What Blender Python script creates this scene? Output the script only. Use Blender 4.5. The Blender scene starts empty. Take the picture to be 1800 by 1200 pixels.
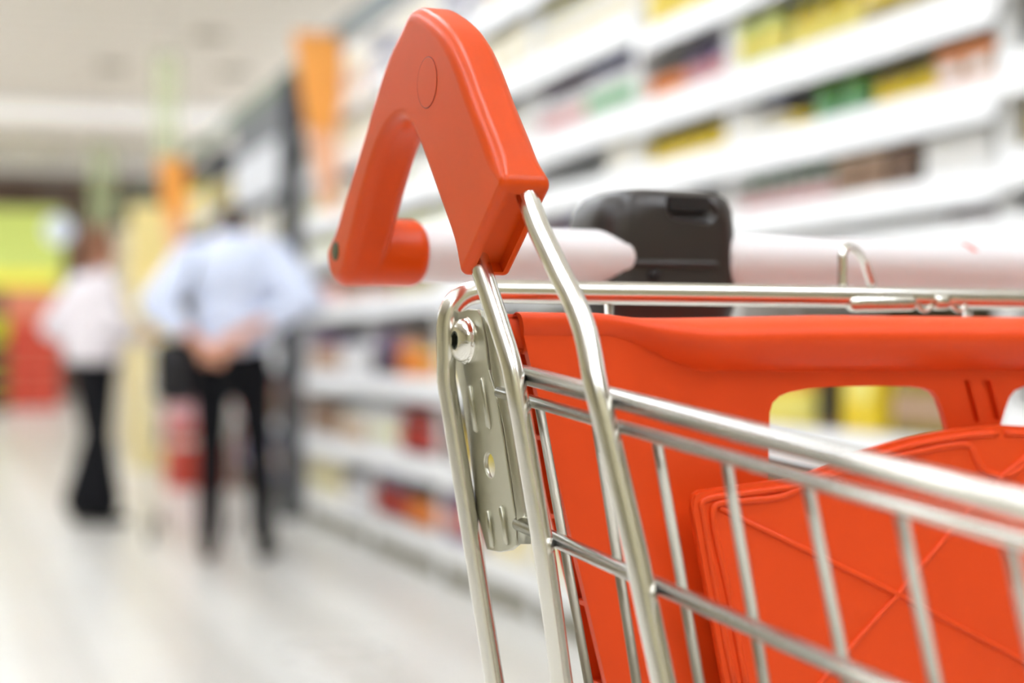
import bpy, bmesh, math, random
from mathutils import Vector, Matrix
random.seed(7)
SC = bpy.context.scene
COL = SC.collection
PI = math.pi

# ------------------------------------------------------------------ camera model
F, CX, CY = 3200.0, 900.0, 600.0            # focal length in pixels of the 1800x1200 frame
CAMH = 0.98
PITCH = math.atan(20 / F)                    # horizon at y = 620
AISLE = math.radians(17.5)                   # camera looks 17.5 deg to the right of the aisle (+Y)
TROL = math.atan(1500 / F)                   # and about 25 deg to the right of the trolley's long axis

def ray(px, py, yaw):
    r, u = (px - CX) / F, (CY - py) / F
    f = math.cos(PITCH) - u * math.sin(PITCH)
    u = math.sin(PITCH) + u * math.cos(PITCH)
    return Vector((r * math.cos(yaw) + f * math.sin(yaw), -r * math.sin(yaw) + f * math.cos(yaw), u))

def on_plane(px, py, n, c, yaw=TROL):
    d = ray(px, py, yaw); n = Vector(n); o = Vector((0, 0, CAMH))
    return o + d * ((c - n.dot(o)) / n.dot(d))

def pX(px, py, X): return on_plane(px, py, (1, 0, 0), X)
def pY(px, py, Y): return on_plane(px, py, (0, 1, 0), Y)
K = 0.15                                     # the basket's sides slope inwards going down
def side(px, py, off=0.0):
    p = on_plane(px, py, (1, 0, K), 0.371 + off + K * 0.966)
    if p.z > 0.966: p = pX(px, py, 0.371 + off)
    return p
def floor_pt(px, py): return on_plane(px, py, (0, 0, 1), 0.0, AISLE)
def aisle_X(px, py, X): return on_plane(px, py, (1, 0, 0), X, AISLE)

# ------------------------------------------------------------------ materials
def mat(name, col, rough=0.5, metal=0.0, spec=0.5, noise=None, bump=None, emit=None, coat=0.0, trans=0.0, alpha=1.0):
    m = bpy.data.materials.new(name); m.use_nodes = True
    nt = m.node_tree; b = nt.nodes['Principled BSDF']
    b.inputs['Base Color'].default_value = (*col, 1)
    b.inputs['Roughness'].default_value = rough
    b.inputs['Metallic'].default_value = metal
    b.inputs['Specular IOR Level'].default_value = spec
    b.inputs['Coat Weight'].default_value = coat
    b.inputs['Transmission Weight'].default_value = trans
    b.inputs['Alpha'].default_value = alpha
    tc = nt.nodes.new('ShaderNodeTexCoord')
    if noise:
        sc, amt = noise
        n = nt.nodes.new('ShaderNodeTexNoise'); n.inputs['Scale'].default_value = sc
        n.inputs['Detail'].default_value = 3
        nt.links.new(tc.outputs['Object'], n.inputs['Vector'])
        mx = nt.nodes.new('ShaderNodeMix'); mx.data_type = 'RGBA'
        mx.inputs[6].default_value = (*[max(0, c * (1 - amt)) for c in col], 1)
        mx.inputs[7].default_value = (*[min(1, c * (1 + amt)) for c in col], 1)
        nt.links.new(n.outputs['Fac'], mx.inputs[0]); nt.links.new(mx.outputs[2], b.inputs['Base Color'])
    if bump:
        sc, st, dist = bump
        n = nt.nodes.new('ShaderNodeTexNoise'); n.inputs['Scale'].default_value = sc
        nt.links.new(tc.outputs['Object'], n.inputs['Vector'])
        bp = nt.nodes.new('ShaderNodeBump'); bp.inputs['Strength'].default_value = st
        bp.inputs['Distance'].default_value = dist
        nt.links.new(n.outputs['Fac'], bp.inputs['Height']); nt.links.new(bp.outputs['Normal'], b.inputs['Normal'])
    if emit:
        b.inputs['Emission Color'].default_value = (*col, 1); b.inputs['Emission Strength'].default_value = emit
    return m

def srgb(r, g, b):
    f = lambda v: (v / 255 / 12.92) if v / 255 <= .04045 else ((v / 255 + .055) / 1.055) ** 2.4
    return (f(r), f(g), f(b))

M = {}
M['red'] = mat('red_plastic', (0.68, 0.066, 0.003), 0.33, spec=.30, noise=(40, .05), bump=(900, .04, .0004))
M['redpanel'] = mat('red_panel_plastic', (0.84, 0.070, 0.006), 0.48, spec=.32, noise=(25, .06), bump=(1400, .12, .0004))
M['chrome'] = mat('zinc_chrome', (0.80, 0.785, 0.735), 0.21, 1.0, bump=(60, .015, .0006))
M['dullwire'] = mat('dull_zinc_wire', (0.36, 0.335, 0.28), 0.45, 1.0, bump=(200, .03, .0004))
M['plate'] = mat('galvanised_plate', (0.52, 0.51, 0.42), 0.33, 1.0, bump=(150, .08, .0004))
M['bolt'] = mat('bright_bolt', (0.78, 0.76, 0.70), 0.16, 1.0, bump=(500, .25, .0006))
M['socket'] = mat('dark_socket', (0.06, 0.065, 0.04), 0.4, .6)
M['plug'] = mat('green_plug', (0.06, 0.075, 0.03), 0.5)
M['white_tube'] = mat('white_handle_plastic', (0.80, 0.76, 0.77), 0.38, noise=(30, .02))
M['mark'] = mat('red_print', (0.75, 0.10, 0.06), 0.5)
M['black'] = mat('black_plastic', (0.028, 0.022, 0.020), 0.36, bump=(500, .1, .0004))
M['slot'] = mat('black_slot', (0.006, 0.005, 0.005), 0.7)
M['rubber'] = mat('grey_rubber', (0.09, 0.09, 0.09), 0.6)

# ------------------------------------------------------------------ helpers
def finish(name, bm, m, parent=None, smooth=True, loc=None, off=None):
    me = bpy.data.meshes.new(name)
    bmesh.ops.recalc_face_normals(bm, faces=bm.faces)
    if off is not None: bmesh.ops.translate(bm, vec=off, verts=bm.verts)
    bm.to_mesh(me); bm.free()
    if smooth:
        for p in me.polygons: p.use_smooth = True
    ms = m if isinstance(m, (list, tuple)) else [m]
    for x in ms: me.materials.append(x)
    o = bpy.data.objects.new(name, me); COL.objects.link(o)
    if parent: o.parent = parent
    if loc is not None: o.location = loc
    return o

def empty(name, loc=(0, 0, 0), rz=0.0):
    o = bpy.data.objects.new(name, None); COL.objects.link(o)
    o.location = loc; o.rotation_euler = (0, 0, rz); o.empty_display_size = .1
    return o

def tag(o, label=None, cat=None, group=None, kind=None):
    if label: o['label'] = label
    if cat: o['category'] = cat
    if group: o['group'] = group
    if kind: o['kind'] = kind
    return o

def smooth_path(pts, n=6):
    P = [Vector(p) for p in pts]
    if len(P) < 3: return P
    out = []
    for i in range(len(P) - 1):
        p0 = P[i - 1] if i else P[0] * 2 - P[1]
        p3 = P[i + 2] if i + 2 < len(P) else P[-1] * 2 - P[-2]
        p1, p2 = P[i], P[i + 1]
        t0, a = 0.0, .5
        t1 = t0 + max((p1 - p0).length, 1e-6) ** a; t2 = t1 + max((p2 - p1).length, 1e-6) ** a; t3 = t2 + max((p3 - p2).length, 1e-6) ** a
        for k in range(n):
            t = t1 + (t2 - t1) * k / n
            A1 = p0 * ((t1 - t) / (t1 - t0)) + p1 * ((t - t0) / (t1 - t0))
            A2 = p1 * ((t2 - t) / (t2 - t1)) + p2 * ((t - t1) / (t2 - t1))
            A3 = p2 * ((t3 - t) / (t3 - t2)) + p3 * ((t - t2) / (t3 - t2))
            B1 = A1 * ((t2 - t) / (t2 - t0)) + A2 * ((t - t0) / (t2 - t0))
            B2 = A2 * ((t3 - t) / (t3 - t1)) + A3 * ((t - t1) / (t3 - t1))
            out.append(B1 * ((t2 - t) / (t2 - t1)) + B2 * ((t - t1) / (t2 - t1)))
    out.append(P[-1]); return out

def round_corners(pts, r, n=8):
    P = [Vector(p) for p in pts]; out = [P[0]]
    for i in range(1, len(P) - 1):
        a = (P[i - 1] - P[i]); b = (P[i + 1] - P[i]); la, lb = a.length, b.length
        a.normalize(); b.normalize()
        ang = a.angle(b)
        d = min(r / math.tan(ang / 2), la * .49, lb * .49)
        s, e = P[i] + a * d, P[i] + b * d
        for k in range(n + 1):
            t = k / n; out.append(s * (1 - t) ** 2 + P[i] * 2 * t * (1 - t) + e * t * t)
    out.append(P[-1]); return out

def add_tube(bm, pts, r, seg=20, closed=False, cap=True):
    P = [Vector(p) for p in pts]; n = len(P)
    rs = r if isinstance(r, (list, tuple)) else [r] * n
    T = []
    for i in range(n):
        a = P[(i - 1) % n] if (closed or i > 0) else P[i]
        b = P[(i + 1) % n] if (closed or i < n - 1) else P[i]
        T.append((b - a).normalized())
    up = Vector((0, 0, 1)) if abs(T[0].z) < .9 else Vector((1, 0, 0))
    N = (up - T[0] * up.dot(T[0])).normalized(); rings = []
    for i in range(n):
        N = (N - T[i] * N.dot(T[i])).normalized(); B = T[i].cross(N)
        rings.append([bm.verts.new(P[i] + (N * math.cos(2 * PI * k / seg) + B * math.sin(2 * PI * k / seg)) * rs[i]) for k in range(seg)])
    m = n if closed else n - 1
    for i in range(m):
        A, Bv = rings[i], rings[(i + 1) % n]
        for k in range(seg):
            bm.faces.new((A[k], A[(k + 1) % seg], Bv[(k + 1) % seg], Bv[k]))
    if cap and not closed:
        bm.faces.new(rings[0][::-1]); bm.faces.new(rings[-1])

def rounded_rod(bm, a, b, r, e=0.3, seg=24):
    a, b = Vector(a), Vector(b); d = (b - a).normalized(); pts, rs = [], []
    h = r * e
    for k in range(11):
        t = k / 10 * PI / 2; pts.append(a + d * (h - h * math.cos(t))); rs.append(max(r - h + h * math.sin(t), 1e-4))
    for k in range(10, -1, -1):
        t = k / 10 * PI / 2; pts.append(b - d * (h - h * math.cos(t))); rs.append(max(r - h + h * math.sin(t), 1e-4))
    add_tube(bm, pts, rs, seg)

def add_box(bm, lo, hi, mi=0):
    x0, y0, z0 = lo; x1, y1, z1 = hi
    v = [bm.verts.new(c) for c in ((x0, y0, z0), (x1, y0, z0), (x1, y1, z0), (x0, y1, z0), (x0, y0, z1), (x1, y0, z1), (x1, y1, z1), (x0, y1, z1))]
    for f in ((0, 3, 2, 1), (4, 5, 6, 7), (0, 1, 5, 4), (1, 2, 6, 5), (2, 3, 7, 6), (3, 0, 4, 7)):
        bm.faces.new([v[i] for i in f]).material_index = mi
    return v

def box_obj(name, lo, hi, m, parent=None, bev=0.0, off=None, smooth=False):
    bm = bmesh.new(); add_box(bm, lo, hi)
    if bev: bmesh.ops.bevel(bm, geom=bm.edges[:], offset=bev, segments=2, affect='EDGES', profile=.5)
    return finish(name, bm, m, parent, smooth=smooth, off=off)

def add_prism(bm, poly, thick_vec):
    t = Vector(thick_vec)
    A = [bm.verts.new(Vector(p)) for p in poly]; B = [bm.verts.new(Vector(p) + t) for p in poly]
    bm.faces.new(A); bm.faces.new(B[::-1])
    n = len(A)
    for i in range(n): bm.faces.new((A[(i + 1) % n], A[i], B[i], B[(i + 1) % n]))
    return A, B

def lathe(bm, prof, seg=24, c=(0, 0, 0), mi=None):
    rings = []
    for r, z in prof:
        rings.append([bm.verts.new((c[0] + max(r, 1e-4) * math.cos(2 * PI * k / seg), c[1] + max(r, 1e-4) * math.sin(2 * PI * k / seg), c[2] + z)) for k in range(seg)])
    for i in range(len(rings) - 1):
        for k in range(seg):
            f = bm.faces.new((rings[i][k], rings[i][(k + 1) % seg], rings[i + 1][(k + 1) % seg], rings[i + 1][k]))
            if mi is not None: f.material_index = mi[i]
    bm.faces.new(rings[0][::-1]); bm.faces.new(rings[-1])

def boolean(o, cutters, op='DIFFERENCE'):
    for c in cutters:
        md = o.modifiers.new('b', 'BOOLEAN'); md.object = c; md.operation = op; md.solver = 'EXACT'
    dg = bpy.context.evaluated_depsgraph_get(); dg.update()
    me = bpy.data.meshes.new_from_object(o.evaluated_get(dg))
    o.modifiers.clear(); old = o.data; o.data = me
    for c in cutters: bpy.data.objects.remove(c)
    return o

def bake(o):
    dg = bpy.context.evaluated_depsgraph_get(); dg.update()
    me = bpy.data.meshes.new_from_object(o.evaluated_get(dg)); o.modifiers.clear(); o.data = me
    for p in me.polygons: p.use_smooth = True
    return o

def autosmooth(o, deg=35):
    me = o.data; bm = bmesh.new(); bm.from_mesh(me)
    for e in bm.edges:
        e.smooth = not (len(e.link_faces) == 2 and e.calc_face_angle(0) > math.radians(deg))
    for f in bm.faces: f.smooth = True
    bm.to_mesh(me); bm.free()
    return o

# ================================================================== THE TROLLEY
O = Vector((0.685, 0.50, 0.0))                       # its base point in trolley coordinates
RZ = TROL - AISLE
root = empty('shopping_trolley', Matrix.Rotation(RZ, 3, 'Z') @ O, RZ)
tag(root, 'chrome wire shopping trolley with red child seat and white handle, close to the camera', 'shopping trolley')
XC = 0.685
def T(name, bm, m, parent=root, smooth=True): 
    return finish(name, bm, m, parent, smooth, off=-O if (parent is root or True) else None)
def mir(p): return Vector((2 * XC - p[0], p[1], p[2]))
def tube(name, pts, r, m='chrome', parent=root, seg=20, both=True, sm=0, rc=0):
    P = smooth_path(pts, sm) if sm else [Vector(p) for p in pts]
    if rc: P = round_corners(pts, rc)
    bm = bmesh.new(); add_tube(bm, P, r, seg); o = T(name, bm, M[m], parent)
    if both:
        bm = bmesh.new(); add_tube(bm, [mir(p) for p in P], r, seg); T(name, bm, M[m], parent)
    return o

# ---- long side wires (extended beyond the frame to the front of the basket)
def along(p1, p2, ylo):
    d = p2 - p1; t = (ylo - p1.y) / d.y
    return p1 + d * t
A1, A2 = side(924, 659, .005), side(1800, 888, .005)
B1, B2 = side(928, 703, .004), side(1800, 951, .004)
C1, C2 = side(976, 948, .004), side(1442, 1156, .004)
FRONT_Y = -0.02
Aend, Bend, Cend = along(A1, A2, FRONT_Y), along(B1, B2, FRONT_Y), along(C1, C2, FRONT_Y)
tube('rim_wire', [along(A1, A2, A1.y + .004), Aend], .0047)
Bs = along(B1, B2, side(878, 686, .004).y)
tube('side_wire', [Bs, Bend], .0030)
Cs = along(C1, C2, side(912, 918, .004).y)
tube('side_wire', [Cs, Cend], .0038)
tube('side_wire', [Vector((Cs.x + .022, Cs.y, Cs.z - .15)), Vector((Cend.x + .018, Cend.y, Cend.z - .11))], .0035)

# ---- the two bent legs of the frame that carry the handle
XF = .3675
f1 = [Vector((.3665, .792, 1.082)), Vector((.3672, .778, 1.066)), pX(926, 345, .3685), pX(945, 396, .368), pX(965, 440, XF), pX(985, 482, XF), pX(1010, 532, XF), pX(1030, 588, XF),
      side(1048, 680, -.0045), side(1069, 762, -.0045), side(1094, 868, -.0045), side(1119, 975, -.0045), side(1143, 1088, -.0045), side(1167, 1200, -.0045)]
d = f1[-1] - f1[-3]; f1 += [f1[-1] + d * 1.0, f1[-1] + d * 2.2]
tube('frame_leg', f1, .0054, sm=5, seg=24)
f2 = [pX(838, 445, .3615), pX(848, 478, .362), pX(862, 522, .363), pX(880, 578, .3645), pX(899, 640, .366),
      side(909, 690, -.0045), side(922, 762, -.0045), side(940, 870, -.0045), side(958, 980, -.0045), side(988, 1200, -.0045)]
d = (f2[-1] - f2[-2]) * .6; f2 += [f2[-1] + d, f2[-1] + d * 2.2]
tube('frame_leg', f2, .0052, sm=5, seg=24)

# ---- thin upright wires of the side
thin = [((946, 722), (993, 932), (1034, 1200)), ((1046, 765), (1081, 973), (1117, 1200)), ((1152, 775), (1196, 1021), (1229, 1200)),
        ((1274, 812), (1321, 1067), (1341, 1190)), ((1416, 855), (1475, 1137), (1486, 1190)), ((1578, 904), (1642, 1200), (1642, 1200)),
        ((1770, 965), (1838, 1260), (1838, 1260))]
lastT = None
for a, b, c in thin:
    P1, P2 = side(a[0], a[1] - 14, .0105), side(c[0], c[1], .0105)
    d = P2 - P1; P3 = P1 + d * (0.34 / abs(d.z))
    P1b = Vector((P1.x, P1.y, along(B1, B2, P1.y).z)) + Vector((0, 0, 0))
    tube('upright_wire', [P1b, P3], .0023, 'dullwire', seg=12)
    lastT = (P1b, P3)
y = lastT[0].y
while y > 0.03:
    y -= .047
    z = along(B1, B2, y).z + .003
    tube('upright_wire', [Vector((lastT[0].x, y, z)), Vector((lastT[1].x, y + (lastT[1].y - lastT[0].y), z - .34 + .05))], .0023, 'dullwire', seg=10)

# ---- front of the basket, bottom grid, chassis and castors (out of the photograph's frame)
def across(name, p, r): 
    bm = bmesh.new(); add_tube(bm, [p, mir(p)], r, 14); T(name, bm, M['chrome'])
across('rim_wire', Aend, .0047); across('front_wire', Bend, .003); across('front_wire', Cend, .0038)
for k in range(9):
    x = Bend.x + .03 + (2 * (XC - Bend.x) - .06) * k / 8
    x2 = .43 + (2 * (XC - .43)) * k / 8
    bm = bmesh.new(); add_tube(bm, [Vector((x, FRONT_Y + .004, Bend.z)), Vector((x2, FRONT_Y + .06, .60)), Vector((x2, .80, .555))], .0023, 10)
    T('floor_wire', bm, M['chrome'])
for k in range(6):
    yy = .06 + k * .14
    across('floor_wire', Vector((.425, yy, .602 - .055 * (yy - .06) / .74)), .003)
for s in (0, 1):
    f = (lambda p: Vector(p)) if s == 0 else mir
    bm = bmesh.new()
    add_tube(bm, round_corners([f((.43, .80, .56)), f((.42, .82, .40)), f((.40, .80, .16)), f((.42, .06, .16))], .04), .009, 16)
    T('chassis_tube', bm, M['chrome'])
    for yy in (.09, .77):
        c = f((.41, yy, .0))
        bm = bmesh.new()
        add_tube(bm, [c + Vector((-.012, .02, .0625)), c + Vector((.012, .02, .0625))], .0625, 28)
        T('castor_wheel', bm, M['rubber'])
        bm = bmesh.new()
        add_box(bm, c + Vector((-.021, -.015, .05)), c + Vector((-.016, .035, .145)))
        add_box(bm, c + Vector((.016, -.015, .05)), c + Vector((.021, .035, .145)))
        add_box(bm, c + Vector((-.021, -.015, .14)), c + Vector((.021, .035, .155)))
        T('castor_fork', bm, M['chrome'], smooth=False)
across('chassis_tube', Vector((.40, .06, .16)), .009); across('chassis_tube', Vector((.40, .79, .165)), .009)

def sstep0(t): t = max(0, min(1, t)); return t * t * (3 - 2 * t)
# ---- rear gate: tubular loop, thin uprights
GY = .865
gx = .3680
zt = CAMH + (620 - 511) / F * .945
zc = .966
gl = [Vector((gx + K * (zc - .62), GY - .02, .62)), Vector((gx, GY, zc)), Vector((gx, GY, zt))]
gl = gl + [mir(p) for p in gl[::-1]]
P = [gl[0]] + [gl[0].lerp(gl[1], .5)] + round_corners(gl[1:5], .026, 10) + [gl[4].lerp(gl[5], .5), gl[5]]
bm = bmesh.new(); add_tube(bm, P, [.0050 + .0012 * sstep0((p.z - (zt - .03)) / .03) for p in P], 24); T('gate_loop', bm, M['chrome'])
bm = bmesh.new(); p = Vector((gx + K * (zc - .66), GY - .018, .66)); add_tube(bm, [p, mir(p)], .004, 16); T('gate_wire', bm, M['chrome'])
for q in (1080, 1712):
    p = pY(q, 530, GY)
    bm = bmesh.new(); add_tube(bm, [Vector((p.x, GY + .006, zt - .003)), Vector((p.x, GY + .004, .64))], .0026, 12); T('gate_wire', bm, M['chrome'])

# fittings hanging under the gate bar, and the wire loop above it
bm = bmesh.new()
q0, q1 = pY(1490, 534, GY - .004), pY(1608, 533, GY - .004)
rounded_rod(bm, q0, q1, .0046, .8)
q0, q1 = pY(1640, 531, GY - .004), pY(1664, 531, GY - .004)
rounded_rod(bm, q0, q1, .0046, .4)
T('gate_hinge_rod', bm, M['bolt'])
for q in (1625, 1685):
    bm = bmesh.new(); c = pY(q, 532, GY - .004); pts = [c + Vector((math.cos(t) * .0045, 0, math.sin(t) * .0045)) for t in [2 * PI * k / 16 for k in range(16)]]
    add_tube(bm, pts, .0016, 10, closed=True); T('gate_ring', bm, M['bolt'])
bm = bmesh.new()
add_tube(bm, smooth_path([pY(1481, 505, .872), pY(1481, 470, .872), pY(1482, 445, .873), pY(1490, 435, .878), pY(1505, 440, .89), pY(1520, 462, .90), pY(1533, 500, .905)], 6), .0027, 14)
T('wire_loop', bm, M['chrome'])

# ---- hinge plate with bolt
def plate_x(z): return .3735 + .10 * max(0, .99 - z)
def on_pl(px, py, off=0.0):
    return on_plane(px, py, (1, 0, .10), .3735 + off + .10 * .99)
out = [(790, 600), (789, 580), (794, 562), (806, 549), (822, 543), (838, 544), (846, 556), (852, 600), (858, 650), (872, 700), (882, 760), (893, 830), (904, 900), (907, 958),
       (895, 967), (876, 970), (856, 966), (838, 905), (826, 800), (812, 700)]
poly = [on_pl(*p) for p in out]
bm = bmesh.new(); A, B = add_prism(bm, poly, Vector((.0026, 0, 0)))
plate = T('hinge_plate', bm, M['plate'], smooth=False)
hc = on_pl(860, 818)
bm = bmesh.new(); add_tube(bm, [hc + Vector((-.02, 0, 0)), hc + Vector((.02, 0, 0))], .0064, 28)
cut = T('cut', bm, M['plate'])
bpy.context.view_layer.update()
boolean(plate, [cut])
md = plate.modifiers.new('bevel', 'BEVEL'); md.width = .0005; md.segments = 2; md.limit_method = 'ANGLE'
# folded flange along its inner edge
bm = bmesh.new()
fl = [(842, 548), (850, 575), (855, 600), (860, 640), (866, 680), (876, 720), (884, 760), (895, 830), (905, 900), (909, 955)]
v0 = [bm.verts.new(on_pl(*p) + Vector((.0005, -.0005, 0))) for p in fl]
w = [.004, .008, .009, .009, .011, .011, .010, .009, .008, .006]
v1 = [bm.verts.new(on_pl(*p) + Vector((w[i], -.0025, 0))) for i, p in enumerate(fl)]
for i in range(len(fl) - 1): bm.faces.new((v0[i], v0[i + 1], v1[i + 1], v1[i]))
fo = T('plate_flange', bm, M['plate'], plate)
fo.modifiers.new('s', 'SOLIDIFY').thickness = .0018
for a, b in (((826, 676), (838, 760)), ((847, 662), (861, 754)), ((858, 896), (867, 964)), ((881, 888), (892, 958))):
    bm = bmesh.new(); p, q = on_pl(*a, -.0003), on_pl(*b, -.0003)
    add_tube(bm, [p, p.lerp(q, .06), p.lerp(q, .94), q], [.0004, .0017, .0017, .0004], 12); T('stamped_rib', bm, M['plate'], plate)
# dome bolt, axis along -X
bc = on_pl(822, 598)
bm = bmesh.new(); pts, rs = [], []
for k in range(9):
    t = k / 8 * PI / 2; pts.append(bc + Vector((-.0018 - .0056 * math.sin(t), 0, 0))); rs.append(.0048 + .0068 * math.cos(t))
pts = [bc + Vector((.001, 0, 0)), bc + Vector((-.0012, 0, 0)), bc + Vector((-.0016, 0, 0))] + pts; rs = [.0121, .0121, .0117] + rs
add_tube(bm, pts, rs, 36)
bolt = T('dome_bolt', bm, M['bolt'], plate)
autosmooth(bolt, 40)
bm = bmesh.new(); add_tube(bm, [bc + Vector((-.0028, 0, 0)), bc + Vector((-.02, 0, 0))], .0042, 6)
cut = T('cut', bm, M['socket'], plate); bpy.context.view_layer.update(); boolean(bolt, [cut])
for p_ in bolt.data.polygons:
    c = p_.center + O
    if (Vector((0, c.y, c.z)) - Vector((0, bc.y, bc.z))).length < .00415 and c.x < bc.x - .0022: p_.material_index = 1; p_.use_smooth = False
if len(bolt.data.materials) < 2: bolt.data.materials.append(M['socket'])
else: bolt.data.materials[1] = M['socket']
# bolt shank + nut behind the plate
bm = bmesh.new(); add_tube(bm, [bc + Vector((0, 0, 0)), bc + Vector((.024, 0, 0))], .0042, 16); add_tube(bm, [bc + Vector((.012, 0, 0)), bc + Vector((.018, 0, 0))], .0078, 6)
T('bolt_nut', bm, M['bolt'], plate, smooth=False)

# ---- red handle bracket
def sst(t): t = max(0, min(1, t)); return t * t * (3 - 2 * t)
XO, XI = .3530, .3790
ax = pX(592, 441, XO); AY, AZ = ax.y + .002, ax.z
ol = []
def PO(x, y, k=0): p = pX(x + k, y, XO); ol.append((p.y, p.z))
def PI_(x, y, X=XI, k=7): p = pX(x + k, y - k * .35, X); ol.append((p.y, p.z))
ol.append((.768, 1.0545)); ol.append((.766, 1.0600))
for q in ((942, 288), (925, 243), (907, 200), (894, 168), (882, 135), (870, 105), (857, 78), (841, 54), (821, 35), (797, 20)): PI_(*q, XI - .003, 6)
PI_(762, 13, .366, 0); PI_(735, 17, .360, 0)
for q in ((712, 38), (695, 70), (681, 105), (670, 140), (656, 185), (641, 240), (622, 300), (604, 360), (591, 405)): PO(*q, -7)
# round bottom of the far leg about the handle axis
R_ = .0205
for k in range(0, 11):
    t = math.radians(10 - k * 17.0)
    ol.append((AY + R_ * math.cos(t), AZ + R_ * math.sin(t)))
for q in ((631, 375), (642, 335), (651, 303), (659, 277), (668, 253), (679, 233), (690, 220), (702, 214), (713, 220), (724, 238), (734, 262), (744, 290), (765, 350), (788, 415)): PO(*q)
ol.append((.8215, 1.0155))
def resample(pts, step):
    P = [Vector(p) for p in pts]; out = [P[0]]; acc = 0
    for a, b in zip(P[:-1], P[1:]):
        L = (b - a).length
        if L < 1e-9: continue
        t = step - acc
        while t <= L: out.append(a + (b - a) * t / L); t += step
        acc = L - (t - step)
    if (out[-1] - P[-1]).length < step * .4: out[-1] = P[-1]
    else: out.append(P[-1])
    return out
lo_f, lo_b = Vector((0, .7615, 1.0585)), Vector((0, .8120, 1.0160))       # ends of the slanted bottom
body_ol = [Vector((0, y, z)) for y, z in ol if not (abs(y - .768) < 1e-6 or abs(y - .766) < 1e-6 or abs(y - .8215) < 1e-6)]
path = resample([lo_f] + body_ol + [lo_b], .0022)
for it in range(6):                                                      # fair the contour
    q = [p.copy() for p in path]
    for k in range(1, len(path) - 1): q[k] = path[k] * .4 + (path[k - 1] + path[k + 1]) * .3
    path = q
def corner_round(prev, c, nxt, r, n=6):
    a, b = (prev - c).normalized(), (nxt - c).normalized(); ang = a.angle(b); d_ = r / math.tan(ang / 2)
    s_, e_ = c + a * d_, c + b * d_; bis = (a + b).normalized(); cen = c + bis * (r / math.sin(ang / 2)); out_ = []
    v0_, v1_ = s_ - cen, e_ - cen
    for k in range(n + 1):
        v = v0_.lerp(v1_, k / n).normalized() * r; out_.append(cen + v)
    return out_, d_
c1_, d1_ = corner_round(lo_b, lo_f, path[4], .0062)
c2_, d2_ = corner_round(path[-5], lo_b, lo_f, .0042)
mid = [p for p in path[1:-1] if (p - lo_f).length > d1_ + .0012 and (p - lo_b).length > d2_ + .0012]
ring0 = c1_ + mid + c2_
nR = len(ring0)
area = sum(ring0[i].y * ring0[(i + 1) % nR].z - ring0[(i + 1) % nR].y * ring0[i].z for i in range(nR))
sg_ = 1 if area > 0 else -1
nrm_, rad_ = [], []
slant = (lo_b - lo_f).normalized()
for i in range(nR):
    a = (ring0[i] - ring0[i - 1]).normalized(); b = (ring0[(i + 1) % nR] - ring0[i]).normalized()
    na, nb = Vector((0, -a.z, a.y)) * sg_, Vector((0, -b.z, b.y)) * sg_
    n_ = (na + nb).normalized(); n_ = n_ / max(.5, n_.dot(na)); nrm_.append(n_)
    dd = min((ring0[i] - lo_f).length, (ring0[i] - lo_b).length)
    rad_.append(.0038 + .0040 * sst(dd / .022) if True else 0)
def ringat(x, th, side_):
    out_ = []
    for i in range(nR):
        r = rad_[i]; d_ = r * (1 - math.cos(th)); xx = (XO + r * (1 - math.sin(th))) if side_ == 0 else (XI - r * (1 - math.sin(th)))
        p = ring0[i] + nrm_[i] * d_; out_.append(bm.verts.new((xx, p.y, p.z)))
    return out_
if 0:
    for i in range(nR): print('RING', i, round(ring0[i].y, 5), round(ring0[i].z, 5), round(nrm_[i].y, 2), round(nrm_[i].z, 2), round(rad_[i], 4))
bm = bmesh.new(); rings = []
NB = 7
for k in range(NB, -1, -1): rings.append(ringat(0, PI / 2 * k / NB, 0))
for k in range(0, NB + 1): rings.append(ringat(0, PI / 2 * k / NB, 1))
botf = None
for a_ in range(len(rings) - 1):
    for i in range(nR):
        i2 = (i + 1) % nR
        f = bm.faces.new((rings[a_][i], rings[a_][i2], rings[a_ + 1][i2], rings[a_ + 1][i]))
        if a_ == NB and i == nR - 1: botf = f
bm.faces.new(rings[0][::-1]); bm.faces.new(rings[-1])
bdir = Vector((0, -(lo_f.z - lo_b.z), -(lo_b.y - lo_f.y))).normalized()
bmesh.ops.recalc_face_normals(bm, faces=bm.faces)
bmesh.ops.inset_individual(bm, faces=[botf], thickness=.0008, use_even_offset=True)
bmesh.ops.inset_individual(bm, faces=[botf], thickness=.0003, depth=-.0060, use_even_offset=True)
br = T('handle_bracket', bm, M['red'])
autosmooth(br, 50)
wn = br.modifiers.new('wn', 'WEIGHTED_NORMAL'); wn.keep_sharp = True; wn.weight = 70
# mirrored bracket
me2 = br.data.copy(); 
for v in me2.vertices: v.co.x = -v.co.x
me2.flip_normals()
br2 = bpy.data.objects.new('handle_bracket', me2); COL.objects.link(br2); br2.parent = root
wn = br2.modifiers.new('wn', 'WEIGHTED_NORMAL'); wn.keep_sharp = True
# moulded disc in the bracket's outer face
dc = pX(751, 145, XO)
bm = bmesh.new(); pts = [dc + Vector((x_, 0, 0)) for x_ in (.003, -.0002, -.0003)]
add_tube(bm, pts, [.0127, .0127, .0125], 48); autosmooth(T('mould_disc', bm, M['red'], br), 15)
bm = bmesh.new(); pts = [dc + Vector((0, .0129 * math.cos(t), .0129 * math.sin(t))) for t in [2 * PI * k / 60 for k in range(60)]]
M['groove'] = mat('groove_shade_red', (.30, .022, .006), .5)  # darker red paints the shade of the groove round the disc
add_tube(bm, pts, .00028, 8, closed=True); T('disc_groove_shade', bm, M['groove'], br)
bm = bmesh.new(); rounded_rod(bm, (XO + .006, AY, AZ), (XO - .0008, AY, AZ), .0056, .2); T('end_plug', bm, M['plug'], br)
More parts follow.
